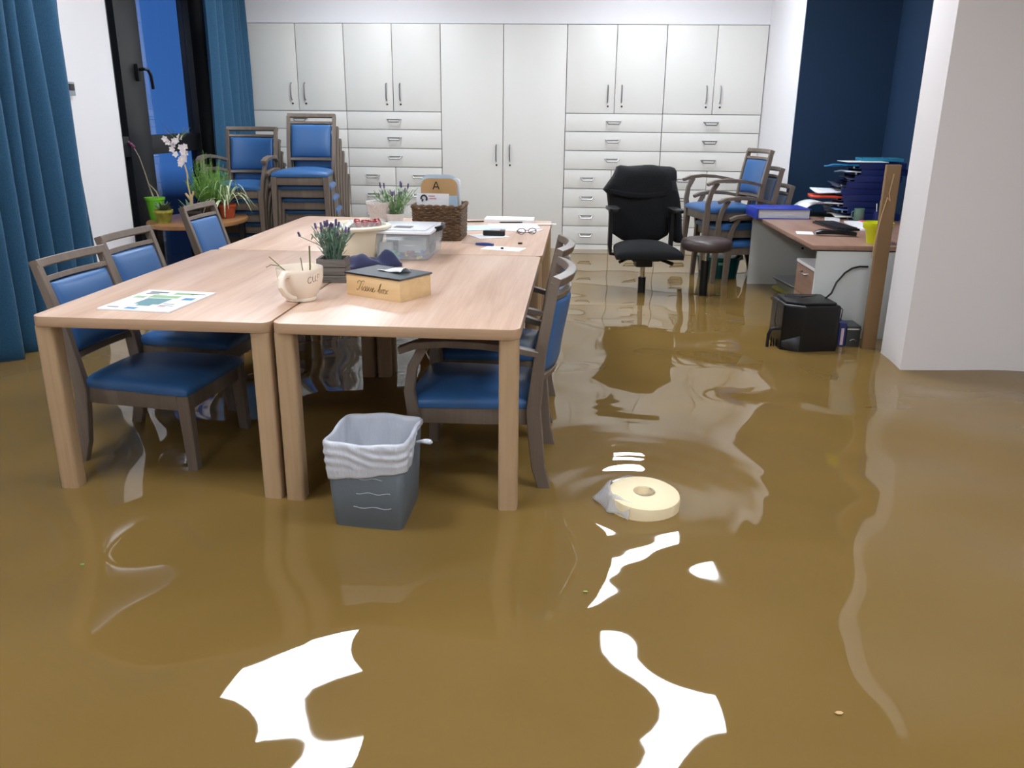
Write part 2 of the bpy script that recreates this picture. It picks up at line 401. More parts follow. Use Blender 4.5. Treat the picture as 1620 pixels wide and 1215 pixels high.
# ------------------------------------------------------------------ chairs
RAKE = [.29]
def back_y(z):     # rear post centre line
    pts = [(0, .275), (.22, .215), (.42, .195), (.62, lerp(.195, RAKE[0], .3)), (.88, RAKE[0])]
    for (a, ya), (b, yb) in zip(pts, pts[1:]):
        if z <= b: return lerp(ya, yb, (z-a)/(b-a))
    return RAKE[0]
def make_chair(arms, label, group):
    name = 'armchair' if arms else 'side_chair'
    t = thing(name, label, 'chair', (0, 0, 0), 0, group)
    wf, wr = (.222, .183) if arms else (.216, .168)
    RAKE[0] = .262 if arms else .30; bs = wr/.197
    bw = MB()
    bw.prism([(-wf+.01, -.225), (wf-.01, -.225), (wr+.005, .19), (-wr-.005, .19)], .365, .425); bw.build('seat_frame', M_chairw, t, bevel=.006)
    MB().cushion(wf*2+.012, wr*2+.022, .44, .042, .022, M=T(0, -.02, .426)).build('seat', M_vinyl, t, ang=60)
    for s in (-1, 1):
        top = .43 if not arms else .44
        MB().sweep([(s*(wf-.012), -.232, 0), (s*(wf-.016), -.222, .2), (s*(wf-.02), -.212, .425)], (1, 0, 0), [.03, .036, .044], [.032, .038, .046]).build('leg', M_chairw, t)
        zs = [0, .1, .22, .32, .42, .52, .62, .74, .862]
        MB().sweep([(s*(wr+.002+.012*(z/.87 if z > .42 else .48)), back_y(z), z) for z in zs], (1, 0, 0), [.026, .028, .03, .032, .032, .03, .028, .027, .026], [.034, .04, .046, .05, .05, .044, .04, .036, .03]).build('leg', M_chairw, t)
    bow_ = .045 if arms else .012
    def rail(nm, z, hh, th, x1):
        n = 10; path = []
        for i in range(n+1):
            u = 2*i/n-1; path.append((u*x1*bs, back_y(z)+bow_*(1-u*u), z))
        MB().sweep(path, (0, .33, 1), hh, th).build(nm, M_chairw, t)
    rail('top_rail', .866, .03, .032, .223); rail('rail', .812, .02, .022, .2); rail('rail', .535, .024, .024, .2)
    # back cushion
    b = MB(); n = 12; fr, bk = [], []
    z0, z1 = .55, .80
    for j in range(n+1):
        v = sin(PI/2*(2*j/n-1)); z = lerp(z0, z1, (v+1)/2)
        for i in range(n+1):
            u = sin(PI/2*(2*i/n-1)); e = max(0, (1-u**8)*(1-v**8))**.4; y = back_y(z)+bow_*(1-u*u)
            fr.append(Vector((u*.186*bs, y-.006-.018*e-.008*(1-u*u)*(1-v*v), z))); bk.append(Vector((u*.186*bs, y+.006+.012*e, z)))
    k = (n+1)**2; fs = []
    for j in range(n):
        for i in range(n):
            a = j*(n+1)+i; fs.append((a, a+1, a+n+2, a+n+1)); fs.append((k+a, k+a+n+1, k+a+n+2, k+a+1))
    ring = [i for i in range(n+1)] + [j*(n+1)+n for j in range(1, n+1)] + [n*(n+1)+i for i in range(n-1, -1, -1)] + [j*(n+1) for j in range(n-1, 0, -1)]
    for q in range(len(ring)): a, c = ring[q], ring[(q+1) % len(ring)]; fs.append((k+a, k+c, c, a))
    b.add(fr+bk, fs); b.build('backrest', M_vinyl, t, ang=60)
    if arms:
        for s in (-1, 1):
            ar = MB()
            P = [(s*.205, back_y(.62)-.01, .625), (s*.222, .12, .645), (s*.245, .02, .662), (s*.257, -.09, .668), (s*.255, -.19, .658), (s*.25, -.245, .636)]
            ar.sweep(P, (1, 0, .0), [.028, .036, .044, .048, .046, .04], [.02, .022, .024, .024, .024, .022])
            o = ar.build('armrest', M_chairw, t)
            MB().sweep([(s*.214, -.212, .40), (s*.226, -.222, .49), (s*.24, -.205, .58), (s*.25, -.165, .65)], (1, 0, 0), .026, [.042, .036, .032, .032]).build('arm_post', M_chairw, o)
    return t
def face(dx, dy):       # rotation that turns the local -y front towards (dx, dy)
    return math.atan2(dy, dx) + PI/2
G1 = 'chairs pushed in along the left side of the tables'
c1 = make_chair(False, 'blue-padded side chair nearest the viewer on the left, behind the magazine table corner', G1)
c1.location = (-1.49, 2.93, 0); c1.rotation_euler.z = face(1, -.10)
dup(c1, (-1.58, 3.52, 0), face(1, -.08), 'blue-padded side chair, second of the three along the left side', G1)
dup(c1, (-1.735, 4.66, 0), face(1, -.05), 'blue-padded side chair in front of the plant table', G1)
G2 = 'armchairs pushed in along the right side of the tables'
a1 = make_chair(True, 'blue-padded armchair nearest the viewer, behind the right table leg', G2)
a1.location = (-.255, 2.865, 0); a1.rotation_euler.z = face(-1, .04)
dup(a1, (-.25, 3.45, 0), face(-1, .02), 'blue-padded armchair behind the nearest one on the right side', G2)
# stacks
N5 = ['bottom', 'second', 'third', 'fourth', 'fifth', 'sixth']
for k in range(5):
    z = .095*k; top = 'top' if k == 4 else N5[k]
    dup(a1, (-2.48, 6.80-.045*k, z), face(.0, -1), 'blue-padded armchair in the left stack by the curtain, '+('topmost' if k == 4 else N5[k]+' from the floor'), 'armchairs stacked by the far curtain')
for k in range(6):
    z = .097*k
    dup(c1, (-1.95-.005*k, 6.88-.055*k, z), face(.06, -1), 'blue-padded side chair in the taller left stack, '+('topmost' if k == 5 else N5[k]+' from the floor'), 'side chairs stacked in front of the cupboards')
for k in range(3):
    dup(a1, (1.47-.095*k, 6.72-.02*k, .13*k), face(-1, -.22), 'blue-padded armchair stacked behind the desk, '+('topmost of three' if k == 2 else ('middle of three' if k else 'lowest of three')), 'armchairs stacked behind the desk')

# ------------------------------------------------------------------ things on the tables
def paper(name, label, cx, cy, w, d, rz, m, z=.75, t=.002, cat='paper', group=None):
    o = MB().box(-w/2, w/2, -d/2, d/2, 0, t).build(name, m, smooth=False); o.location = (cx, cy, z); o.rotation_euler.z = rz
    return tag(o, label, cat, group)
# magazine
mg = thing('magazine', 'folded magazine with green and blue cover lying on the near left table', 'magazine', (-1.37, 2.757, .7502), -.10)
MB().box(-.13, .13, -.155, .155, 0, .006).build('pages', M_white, mg, bevel=.001)
def patch(par, name, c, a): # flat printed areas, 0.4 mm proud
    b = MB()
    for x0, x1, y0, y1 in a: b.box(x0, x1, y0, y1, .006, .0064)
    b.build(name, mat('print_'+name, c, .5), par, smooth=False)
patch(mg, 'green_print', (150, 185, 140), [(-.11, -.07, .02, .05), (-.06, .05, .03, .07), (.0, .08, .09, .12)])
patch(mg, 'teal_picture', (110, 150, 155), [(-.05, .04, -.07, .02), (-.03, .02, -.095, -.07)])
patch(mg, 'blue_print', (80, 140, 190), [(.075, .115, .01, .045), (-.04, .0, -.145, -.12)])
patch(mg, 'grey_lettering', (95, 98, 100), [(-.10, -.03, .105, .125), (-.10, -.05, .085, .095), (.06, .115, .1, .112), (-.11, -.07, -.13, -.12), (.05, .09, -.06, -.052), (.05, .1, -.085, -.077)])
patch(mg, 'pink_print', (200, 130, 150), [(.05, .08, -.10, -.09)])

# cup with sprigs
cu = thing('cup', 'big cream bowl-shaped cup with a curled handle and plant sprigs on the tables', 'cup', (-.893, 2.835, .75))
M_cream = mat('cream_glaze', (236, 222, 204), .22)
MB().lathe([(.0, .001), (.05, .001), (.053, .004), (.053, .01), (.05, .014), (.062, .03), (.073, .055), (.0785, .08), (.080, .105), (.0805, .113), (.079, .1165), (.076, .113), (.0745, .08), (.066, .045), (.05, .022), (0, .018)], 40).build('body', M_cream, cu, ang=50)
MB().tube([(-.02, -.07, .100), (-.026, -.098, .104), (-.029, -.118, .092), (-.027, -.125, .07), (-.02, -.114, .045), (-.008, -.095, .028), (.004, -.078, .022)], [.013, .014, .014, .0135, .012, .010, .008], 10).build('handle', M_cream, cu)
M_ink = mat('grey_ink', (110, 92, 80), .6)
def strokes(b, segs, mp, r):
    for s in segs: b.tube([mp(*p) for p in s], r, 5)
tx = MB()
def cupmap(u, v):
    a = -PI/2 + .62 + u*.8/.079; rr = .0797 - .003*(1-v/.04)
    return (rr*cos(a), rr*sin(a), .068+v*.8+u*.12)
C_ = [[(.018, .024), (.012, .03), (.004, .026), (0, .014), (.004, .004), (.012, .002), (.018, .008)],
      [(.024, .028), (.023, .012), (.028, .003), (.036, .005), (.039, .028)], [(.039, .012), (.042, .003)],
      [(.048, .001), (.050, .029)], [(.050, .029), (.060, .028), (.062, .019), (.051, .014)]]
strokes(tx, C_, cupmap, .0013); tx.build('lettering', M_ink, cu)
M_sprig = mat('dry_green', (112, 112, 62), .6)
sp = MB()
for a, b_, r in (((-.02, .02, .05), (-.115, .03, .145), .0016), ((-.03, .0, .07), (-.07, .0, .118), .002), ((.005, .02, .03), (.0, .02, .145), .0018), ((.02, .03, .03), (.031, .03, .185), .003)):
    A = Vector(a); B = Vector(b_); sp.tube([A, A.lerp(B, .5)+Vector((.003, 0, .004)), B], r, 6)
sp.tube([(-.07, 0, .118), (-.10, 0, .122), (-.118, 0, .112)], .0015, 6)
sp.build('sprigs', M_sprig, cu)

# lavender
M_stem = mat('lavender_leaf', (84, 116, 98), .7, noise=(30, 0, (1, 1, 1), (130, 158, 140)))
M_flow = mat('lavender_flower', (112, 96, 142), .8, noise=(90, 0, (1, 1, 1), (70, 60, 92)))
def lavender(par, r, h, n, seed, lean=None, dark=False):
    rnd = random.Random(seed); b = MB(); flows = []
    for i in range(n):
        a = rnd.random()*6.28; q = rnd.random()**.6*r; out = .25+.9*rnd.random()
        hh = h*(.7+.3*rnd.random()); x0, y0 = q*.5*cos(a), q*.5*sin(a); x1, y1 = q*(1+out)*cos(a), q*(1+out)*sin(a)
        if i == 0 and lean: x1, y1, hh = lean
        P = [(x0, y0, 0), (lerp(x0, x1, .35), lerp(y0, y1, .35), hh*.5), (x1*.95, y1*.95, hh*.85), (x1, y1, hh)]
        b.tube(P[:3], .0013, 4); flows.append((P[2], P[3]))
        for k in range(5):    # narrow leaves
            t = .12+.13*k; px, py, pz = lerp(x0, x1, t), lerp(y0, y1, t), hh*t*1.1
            la = rnd.random()*6.28; ll = .022+.02*rnd.random()
            e = Vector((px+ll*cos(la)*.8, py+ll*sin(la)*.8, pz+ll*.8)); s = Vector((-sin(la), cos(la), 0))*.0035; c = Vector((px, py, pz)); m_ = c.lerp(e, .5)
            b.add([c, m_+s, e, m_-s], [(0, 1, 2, 3)])
    b.build('stems', M_stem, par, smooth=False)
    for A, B in flows[:max(7, n//4)]:
        f = MB(); A = Vector(A); B = Vector(B); n_ = 9
        f.tube([A.lerp(B, k/n_) for k in range(n_+1)], [.002+.0042*abs(sin(k*PI*.5))*(1-.5*k/n_)+.001 for k in range(n_+1)], 6)
        f.build('flower', M_flow, par)
pl = thing('lavender_planter', 'lavender in a dark grey wooden box planter between cup and tissue box', 'potted plant', (-.872, 3.20, .75), .06)
M_gw = mat('weathered_grey_wood', (92, 86, 80), .7, noise=(8, 0, (1, 1, 9), (110, 104, 98)), bump=(20, .5, (1, 1, 8)))
b = MB()
for x0, x1, y0, y1 in ((-.055, .055, -.055, -.045), (-.055, .055, .045, .055), (-.055, -.045, -.045, .045), (.045, .055, -.045, .045)):
    for z0, z1 in ((.002, .029), (.031, .059), (.061, .09)): b.box(x0, x1, y0, y1, z0, z1)
b.box(-.045, .045, -.045, .045, .002, .01)
b.build('box', M_gw, pl, bevel=.0015)
MB().box(-.044, .044, -.044, .044, .011, .078).build('soil', mat('soil', (40, 32, 26), .95), pl)
lv = bpy.data.objects.new('lavender', None); COL.objects.link(lv); lv.parent = pl; lv.location = (0, 0, .075)
lavender(lv, .056, .165, 74, 3, lean=(-.125, -.02, .115))

# tissue box
tb = thing('tissue_box', 'pale wooden tissue box with slate lid and script lettering on the near right table', 'tissue box', (-.607, 2.957, .75), math.radians(-30.4))
M_pine = wood('pale_pine', (216, 180, 128), (224, 190, 140), (232, 202, 154), .5, axis=0, scale=2)
MB().box(-.127, .127, -.085, .085, 0, .076).build('box', M_pine, tb, bevel=.0015)
MB().box(-.131, .131, -.089, .089, .0765, .083).build('lid', mat('slate_lid', (84, 90, 94), .55, bump=(80, .1, (1, 1, 1))), tb, bevel=.001)
MB().box(-.131, .131, -.0892, -.0889, .0765, .082).build('lid_edge', M_black, tb, smooth=False)
b = MB(); b.grid(lambda s, t: Vector((lerp(-.05, .075, s), lerp(-.004, .004, t)*(1+7*s) + .012*s, .084 + .022*s*sin(PI*min(1, t+.1))+.002*sin(9*s+5*t))), 12, 8)
b.build('tissue', M_white, tb, smooth='open', solid=.001)
tx = MB()
mp = lambda u, v: (-.078+u*1.12+v*.25, -.0856, .022+v*1.12)
L = [[(.0, .004), (.004, .0), (.009, .004), (.014, .02), (.017, .030)], [(.002, .022), (.0, .027), (.006, .031), (.016, .029), (.026, .033), (.03, .029)],
     [(.023, .015), (.021, .003), (.025, .001), (.031, .012)], [(.0245, .021), (.0248, .0225)],
     [(.031, .012), (.036, .016), (.038, .004), (.034, .0), (.031, .003)], [(.038, .002), (.045, .016), (.047, .004), (.043, 0), (.040, .003)],
     [(.047, .002), (.053, .015), (.0525, .003), (.057, .001), (.062, .014), (.062, .003), (.066, .001)],
     [(.066, .004), (.073, .011), (.071, .015), (.067, .011), (.068, .002), (.074, .001), (.079, .007)],
     [(.09, .004), (.097, .028), (.100, .032), (.098, .022), (.094, .004), (.098, .0), (.102, .006), (.100, .013), (.105, .012)],
     [(.112, .014), (.106, .010), (.107, .001), (.113, .002), (.115, .011), (.112, .014), (.119, .013)],
     [(.12, .014), (.124, .010), (.126, .002), (.131, .002)], [(.132, .014), (.126, .008), (.119, .0)]]
strokes(tx, L, mp, .0009); tx.build('lettering', mat('burnt_lettering', (96, 66, 40), .7), tb)

# mixing bowl with fruit tray
bo = thing('mixing_bowl', 'large cream plastic mixing bowl behind the lavender', 'bowl', (-.918, 3.76, .75))
MB().lathe([(0, .004), (.088, .004), (.09, 0), (.094, .0), (.098, .01), (.118, .06), (.131, .11), (.136, .128), (.155, .131), (.163, .136), (.164, .146), (.155, .149), (.138, .15), (.131, .144), (.122, .105), (.105, .05), (.085, .012), (0, .01)], 44).build('body', mat('cream_plastic', (238, 228, 202), .35), bo, ang=60)
pn = thing('fruit_punnet', 'plastic punnet of red strawberries resting in the cream mixing bowl', 'fruit punnet', (-.86, 3.77, .86), .35)
M_red = mat('strawberry', (150, 34, 34), .35)
for i in range(12):
    q = MB(); cx_, cy_ = -.045+.03*(i % 4), -.03+.03*(i//4)
    q.lathe([(.002, .0), (.010, .004), (.0145, .014), (.015, .02), (.011, .027), (.004, .029), (.0005, .0295)], 10, (cx_, cy_, .024+.004*((i*7) % 3)))
    q.build('strawberry', M_red, pn)
pb = MB(); pb.hexa([(-.065, -.05, 0), (.065, -.05, 0), (.065, .05, 0), (-.065, .05, 0)], [(-.075, -.06, .055), (.075, -.06, .055), (.075, .06, .055), (-.075, .06, .055)])
pb.f = [f for f in pb.f if f != (4, 5, 6, 7)]; pb.mi = pb.mi[:len(pb.f)]
M_clear = mat('clear_plastic', (225, 230, 234), .08, alpha=.22)
pb.build('tray', M_clear, pn, smooth='open', solid=.001)
b = MB(); b.grid(lambda s, t: Vector((lerp(-.07, .05, s), lerp(-.055, .06, t), .012*sin(7*s+2)*cos(6*t)+.03*s)), 10, 10)
o = b.build('paper_sheet', M_white, smooth='open', solid=.001); o.location = (-.965, 3.80, .868); o.rotation_euler.z = .3; tag(o, 'crumpled white paper lying in the cream mixing bowl', 'paper')

# dark blue cloth
b = MB()
def cl(s, t):
    x = lerp(-.14, .13, s); y = lerp(-.06, .055, t) + .03*sin(4*s)
    hgt = .008 + .042*math.exp(-((s-.40)/.26)**2)*(sin(PI*t)**.7) + .055*math.exp(-((s-.84)/.13)**2)*(sin(PI*t)**.9) + .006*sin(23*s)*sin(9*t) + .006*sin(14*s+6*t)
    return Vector((x, y*(1-.35*s), max(.001, hgt*(1 if 0 < t < 1 else .05))))
b.grid(cl, 36, 18); o = b.build('cloth', mat('navy_cloth', (40, 46, 84), .75, sheen=.3, bump=(200, .2, (1, 1, 1))), smooth='open', ang=180, solid=.002)
o.location = (-.80, 3.50, .752); o.rotation_euler.z = .55; tag(o, 'crumpled navy blue cloth lying in front of the mixing bowl', 'cloth')

# storage box
sb = thing('storage_box', 'clear plastic storage box with clip lid full of craft bits', 'storage box', (-.69, 3.87, .75), -.05)
def shell(b, w, d, z0, z1, w2, d2, t):
    lo = rrect(-w/2, w/2, -d/2, d/2, .02, 4); hi = rrect(-w2/2, w2/2, -d2/2, d2/2, .022, 4)
    b.rings([[Vector((x, y, z0)) for x, y in lo], [Vector((x, y, z1)) for x, y in hi]], cap=False); b.f.append(tuple(range(len(lo)))); b.mi.append(0)
b = MB(); shell(b, .235, .34, .003, .118, .262, .37, .002); b.build('body', mat('clear_box', (214, 222, 226), .12, alpha=.3), sb, smooth='open', solid=.002)
b = MB(); b.prism(rrect(-.138, .138, -.192, .192, .02), .118, .128); b.prism(rrect(-.11, .11, -.15, .15, .02), .128, .134)
b.build('lid', mat('milky_lid', (238, 240, 244), .2, alpha=.9), sb, bevel=.002)
MB().box(-.05, .03, -.10, -.03, .1345, .1352).build('lid_label', mat('grey_label', (70, 72, 80), .4), sb, smooth=False)
for s in (-1, 1):
    MB().sweep([(s*.135, -.05, .125), (s*.152, -.02, .128), (s*.152, .08, .128), (s*.135, .11, .125)], (0, 0, 1), .022, .01).build('clip', M_black if s > 0 else M_dark, sb)
for nm, c, bb in (('tray_insert', (200, 206, 210), (-.02, .09, -.14, -.05, .03, .085)), ('grey_carton', (96, 98, 104), (-.105, .1, -.02, .13, .006, .1)), ('dark_carton', (60, 62, 70), (-.1, -.03, -.12, -.03, .006, .06)),
                  ('white_carton', (218, 218, 212), (-.104, -.045, -.155, -.13, .006, .075))):
    MB().box(*bb).build(nm, mat(nm, c, .5), sb, bevel=.003)
rnd = random.Random(5)
for i in range(14):
    c = ((190, 70, 90), (60, 110, 190), (90, 190, 170), (40, 44, 60), (220, 200, 90))[i % 5]
    p = (rnd.uniform(-.05, .1), rnd.uniform(-.16, -.145), .012+.012*(i % 3)); a = rnd.random()*3
    MB().tube([Vector(p)+Vector((.016*cos(a), 0, .008*sin(a))), p, Vector(p)-Vector((.016*cos(a), 0, .008*sin(a)))], .006, 7).build('craft_piece', mat('craft', c, .4), sb)

# white embossed pot and second lavender
wp = thing('flower_pot', 'empty white embossed flower pot behind the mixing bowl', 'flower pot', (-1.04, 4.93, .75))
MB().lathe([(0, .003), (.055, 0), (.058, .004), (.066, .04), (.078, .09), (.084, .11), (.088, .118), (.090, .130), (.088, .136), (.080, .134), (.074, .10), (.06, .03), (0, .02)], 36).build('body', mat('embossed_white', (214, 210, 206), .55, bump=(70, 1.0, (1, 1, 1))), wp, ang=60)
l2 = thing('lavender_bunch', 'lavender with green leaves in a small white pot by the basket', 'potted plant', (-.955, 4.90, .75))
MB().lathe([(0, .002), (.04, 0), (.05, .05), (.056, .07), (.052, .07), (.04, .03), (0, .02)], 24).build('pot', mat('white_pot', (222, 222, 220), .4), l2)
v2 = bpy.data.objects.new('lavender', None); COL.objects.link(v2); v2.parent = l2; v2.location = (0, 0, .05)
M_keep = M_stem; M_stem = mat('lavender_green', (78, 122, 66), .7, noise=(30, 0, (1, 1, 1), (120, 156, 100)))
lavender(v2, .085, .20, 52, 9)

# wicker basket with letters
bk = thing('wicker_basket', 'brown square wicker basket full of letters on the far right table', 'basket', (-.622, 4.43, .75), -.04)
M_wick = mat('wicker', (72, 52, 36), .6, noise=(40, 0, (1, 1, 3), (122, 94, 64)))
b = MB(); nst = 44; W2, D2 = .122, .115
def per(q, g=1.0):       # point on the basket outline
    pts = rrect(-W2*g, W2*g, -D2*g, D2*g, .02, 4); n = len(pts); q = (q % 1)*n; i = int(q); a = pts[i % n]; c = pts[(i+1) % n]; t = q-i
    return lerp(a[0], c[0], t), lerp(a[1], c[1], t)
pts = rrect(-W2, W2, -D2, D2, .02, 1); 
def arc(n):
    base = rrect(-W2, W2, -D2, D2, .02, 4); out = []; Ls = []; tot = 0; m = len(base)
    for i in range(m): a = Vector(base[i]+(0,)); c = Vector(base[(i+1) % m]+(0,)); Ls.append((tot, a, c)); tot += (c-a).length
    for k in range(n):
        s = tot*k/n
        for (t0, a, c) in reversed(Ls):
            if s >= t0: out.append(a.lerp(c, min(1, (s-t0)/max(1e-6, (c-a).length)))); break
    return out
A = arc(88)
for row in range(19):
    z = .006+.0085*row; g = 1+.03*row/19
    ring = []
    for k, p in enumerate(A):
        off = .0032*(1 if (k//2+row) % 2 else -1); d = Vector((p.x, p.y, 0)).normalized()
        ring.append(Vector((p.x*g, p.y*g, z+.0012*sin(k*1.7+row)))+d*off)
    b.tube(ring, .0046, 5, closed=True)
for ph in (0, PI):
    b.tube([Vector((p.x*1.045, p.y*1.045, .172+.006*sin(k*.9+ph)))+Vector((p.x, p.y, 0)).normalized()*.005*cos(k*.9+ph) for k, p in enumerate(A)], .0062, 6, closed=True)
b.build('weave', M_wick, bk)
MB().box(-.11, .11, -.105, .105, .003, .01).build('base', M_wick, bk)
def card(name, label, w, h, t, loc, rx, rz, m, rounded=.0, cat='letter'):
    pts = rrect(-w/2, w/2, 0, h, max(rounded, .001), 5) if rounded else [(-w/2, 0), (w/2, 0), (w/2, h), (-w/2, h)]
    M = Matrix.Rotation(PI/2+rx, 4, 'X')
    o = MB().prism(pts, -t/2, t/2, M=M).build(name, m, smooth=False); o.location = loc; o.rotation_euler.z = rz
    if label: tag(o, label, cat)
    return o
card('cardboard_card', 'brown cardboard card marked with a black letter A standing in the basket', .19, .285, .003, (-.626, 4.41, .772), -.06, -.04, mat('kraft_card', (190, 152, 104), .7), .04)
ca = bpy.data.objects['cardboard_card']
b = MB(); mpA = lambda u, v: (u-.012, -.003-(v+.235)*.06, v+.236)
strokes(b, [[(-.014, -.004), (.002, .034), (.004, .034), (.018, -.004)], [(-.008, .008), (.013, .008)]], mpA, .0028); b.build('lettering', M_black, ca)
card('envelope', 'white envelope with a round black emblem standing in the front of the basket', .17, .21, .002, (-.650, 4.36, .775), -.02, -.04, M_white)
en = [o for o in bpy.data.objects if o.name.startswith('envelope')][-1]
b = MB(); ringp = [(-.045+.015*cos(a), -.0045, .185+.017*sin(a)) for a in [k*.5-.6 for k in range(9)]]
b.tube(ringp, .004, 6); b.tube([(-.054, -.0045, .17), (-.05, -.0045, .182)], .004, 6); b.build('emblem', mat('emblem_black', (30, 32, 44), .5), en)
b = MB()
for q, (u0, u1, v) in enumerate(((-.02, .012, .196), (-.016, .02, .183))): b.box(u0, u1, -.0045, -.0035, v, v+.004)
b.build('printed_lines', mat('red_print', (190, 120, 120), .6), en, smooth=False)
card('envelope', 'pale blue envelope standing at the right front of the basket', .05, .195, .002, (-.548, 4.365, .78), .0, -.04, M_bluep)
card('plastic_folder', 'translucent pale blue folder with curved top standing behind the cardboard card', .20, .305, .004, (-.628, 4.445, .77), -.05, -.05, mat('blue_folder', (196, 214, 228), .3), .05, 'folder')
card('plastic_folder', 'white folder standing at the right rear of the basket', .13, .285, .01, (-.568, 4.475, .77), .03, -.5, mat('white_folder', (228, 234, 240), .35), .02, 'folder')

# papers and small things on the far right table
G = 'papers on the far right table'
paper('paper_stack', 'thick white paper stack at the far edge of the tables', -.30, 5.20, .30, .17, -.02, M_white, t=.018, cat='paper stack', group=G)
paper('printed_sheet', 'white sheet with blue print lying beside the basket', -.42, 4.86, .21, .29, -1.2, mat('blue_tint', (202, 216, 226), .6), t=.003, group=G)
paper('printed_sheet', 'white sheet lying between basket and paper stack', -.26, 4.93, .29, .20, .15, M_white, z=.7535, t=.002, group=G)
paper('printed_sheet', 'pinkish white sheet lying nearest the right table edge', -.20, 4.78, .20, .16, -.3, mat('pink_tint', (236, 222, 224), .6), z=.7505, t=.003, group=G)
paper('paper_strip', 'long white paper strip overhanging the right table edge', -.13, 5.02, .24, .035, .12, M_white, z=.757, t=.001, group=G)
paper('printed_sheet', 'small white sheet under the black tape dispenser', -.37, 4.52, .18, .16, .5, M_white, z=.7502, t=.0015, group=G)
paper('note_card', 'blank white note card with a tiny black clip on the far right table', -.265, 4.085, .20, .115, -.28, M_white, z=.7502, t=.001, cat='card')
for nm, lb, c, x_, y_, w_, d_ in (('paper_clip', 'tiny black clip lying on the blank white note card', M_black, -.27, 4.07, .014, .006), ('eraser', 'tiny black block lying alone near the right table edge', M_black, -.19, 4.25, .022, .016)):
    o = MB().box(-w_/2, w_/2, -d_/2, d_/2, 0, .008).build(nm, c, bevel=.001); o.location = (x_, y_, .7515 if nm == 'paper_clip' else .7502); tag(o, lb, 'stationery')
td = thing('tape_dispenser', 'long black tape dispenser lying on papers right of the basket', 'tape dispenser', (-.345, 4.53, .7525), -.12)
MB().prism(rrect(-.06, .06, -.016, .016, .012), 0, .026).build('body', M_black, td, bevel=.005)
MB().box(.035, .062, -.01, .01, .026, .034).build('cutter', M_steel, td, bevel=.001)
gl = thing('spectacles', 'folded dark brown spectacles near the right table edge', 'glasses', (-.17, 4.60, .7505), .25)
M_tort = mat('dark_tortoise', (50, 34, 34), .3)
b = MB()
for s in (-1, 1): b.tube([(s*.03+.022*cos(k*.524), 0, .019+.016*sin(k*.524)) for k in range(12)], .002, 6, closed=True)
b.tube([(-.008, 0, .022), (0, -.001, .025), (.008, 0, .022)], .002, 6); b.build('frame', M_tort, gl)
for s in (-1, 1): MB().tube([(s*.053, 0, .024), (s*.052, .03, .016), (s*.02, .05, .006), (-s*.05, .052, .004)], .002, 6).build('temple', M_tort, gl)
kn = thing('utility_knife', 'blue handled craft knife lying in front of the basket', 'knife', (-.40, 4.185, .7502), -.35)
MB().sweep([(-.01, 0, .007), (.03, 0, .009), (.06, 0, .009), (.085, 0, .007)], (0, 1, 0), [.012, .02, .018, .014], [.01, .014, .014, .01]).build('handle', mat('blue_plastic', (52, 64, 130), .35), kn)
MB().sweep([(-.09, 0, .006), (-.01, 0, .007)], (0, 1, 0), [.003, .009], [.002, .002]).build('blade', M_steel, kn)
for k, (x_, y_, rz_, lb, c) in enumerate(((-.50, 5.11, .25, 'black pen lying behind the basket on the far table', M_black), (-.28, 5.0, .12, 'black ballpoint pen lying on the papers', M_black))):
    pe = MB().tube([(-.07, 0, .005), (-.062, 0, .005), (.05, 0, .005), (.066, 0, .005), (.07, 0, .005)], [.001, .004, .0045, .004, .002], 8).build('pen', c); pe.location = (x_, y_, .7505 if k == 0 else .762); pe.rotation_euler.z = rz_; tag(pe, lb, 'pen')

# ------------------------------------------------------------------ waste bin
wb = thing('waste_bin', 'grey square waste bin with a white liner standing in the water', 'waste bin', (-.566, 2.452, 0), -.06)
M_bin = mat('grey_bin', (92, 99, 104), .42, bump=(120, .08, (1, 1, 1)))
def sq(w, d, z, r, n=6): return [Vector((x, y, z)) for x, y in rrect(-w/2, w/2, -d/2, d/2, r, n)]
b = MB(); b.rings([sq(.205, .215, .08, .02), sq(.212, .222, .10, .02), sq(.219, .230, .15, .022), sq(.225, .237, .168, .022), sq(.25, .268, .41, .028)], cap=False); b.f.append(tuple(range(28))[::-1]); b.mi.append(0)
b.build('body', M_bin, wb, smooth='open', ang=50, solid=.003)
b = MB()
for z_, a0, a1, dd in ((.335-.03, -.02, .07, 0), (.275-.02, .0, .09, 0), (.205, -.01, .09, 0)):
    f_ = lambda u, z: (lerp(-.1, .1, u), -(.237+(z-.168)/(.242)*.031)/2-.0022, z)
    b.tube([f_(.35+(a0+(a1-a0)*k/10)*6, z_+.003*sin(k*1.1+z_*40)) for k in range(11)], .0011, 5)
b.build('scratches', mat('pale_scratch', (180, 188, 195), .4), wb)
M_liner = mat('white_liner', (212, 216, 226), .3, alpha=.93, bump=(25, .9, (1, 1, .35)))
rnd = random.Random(2)
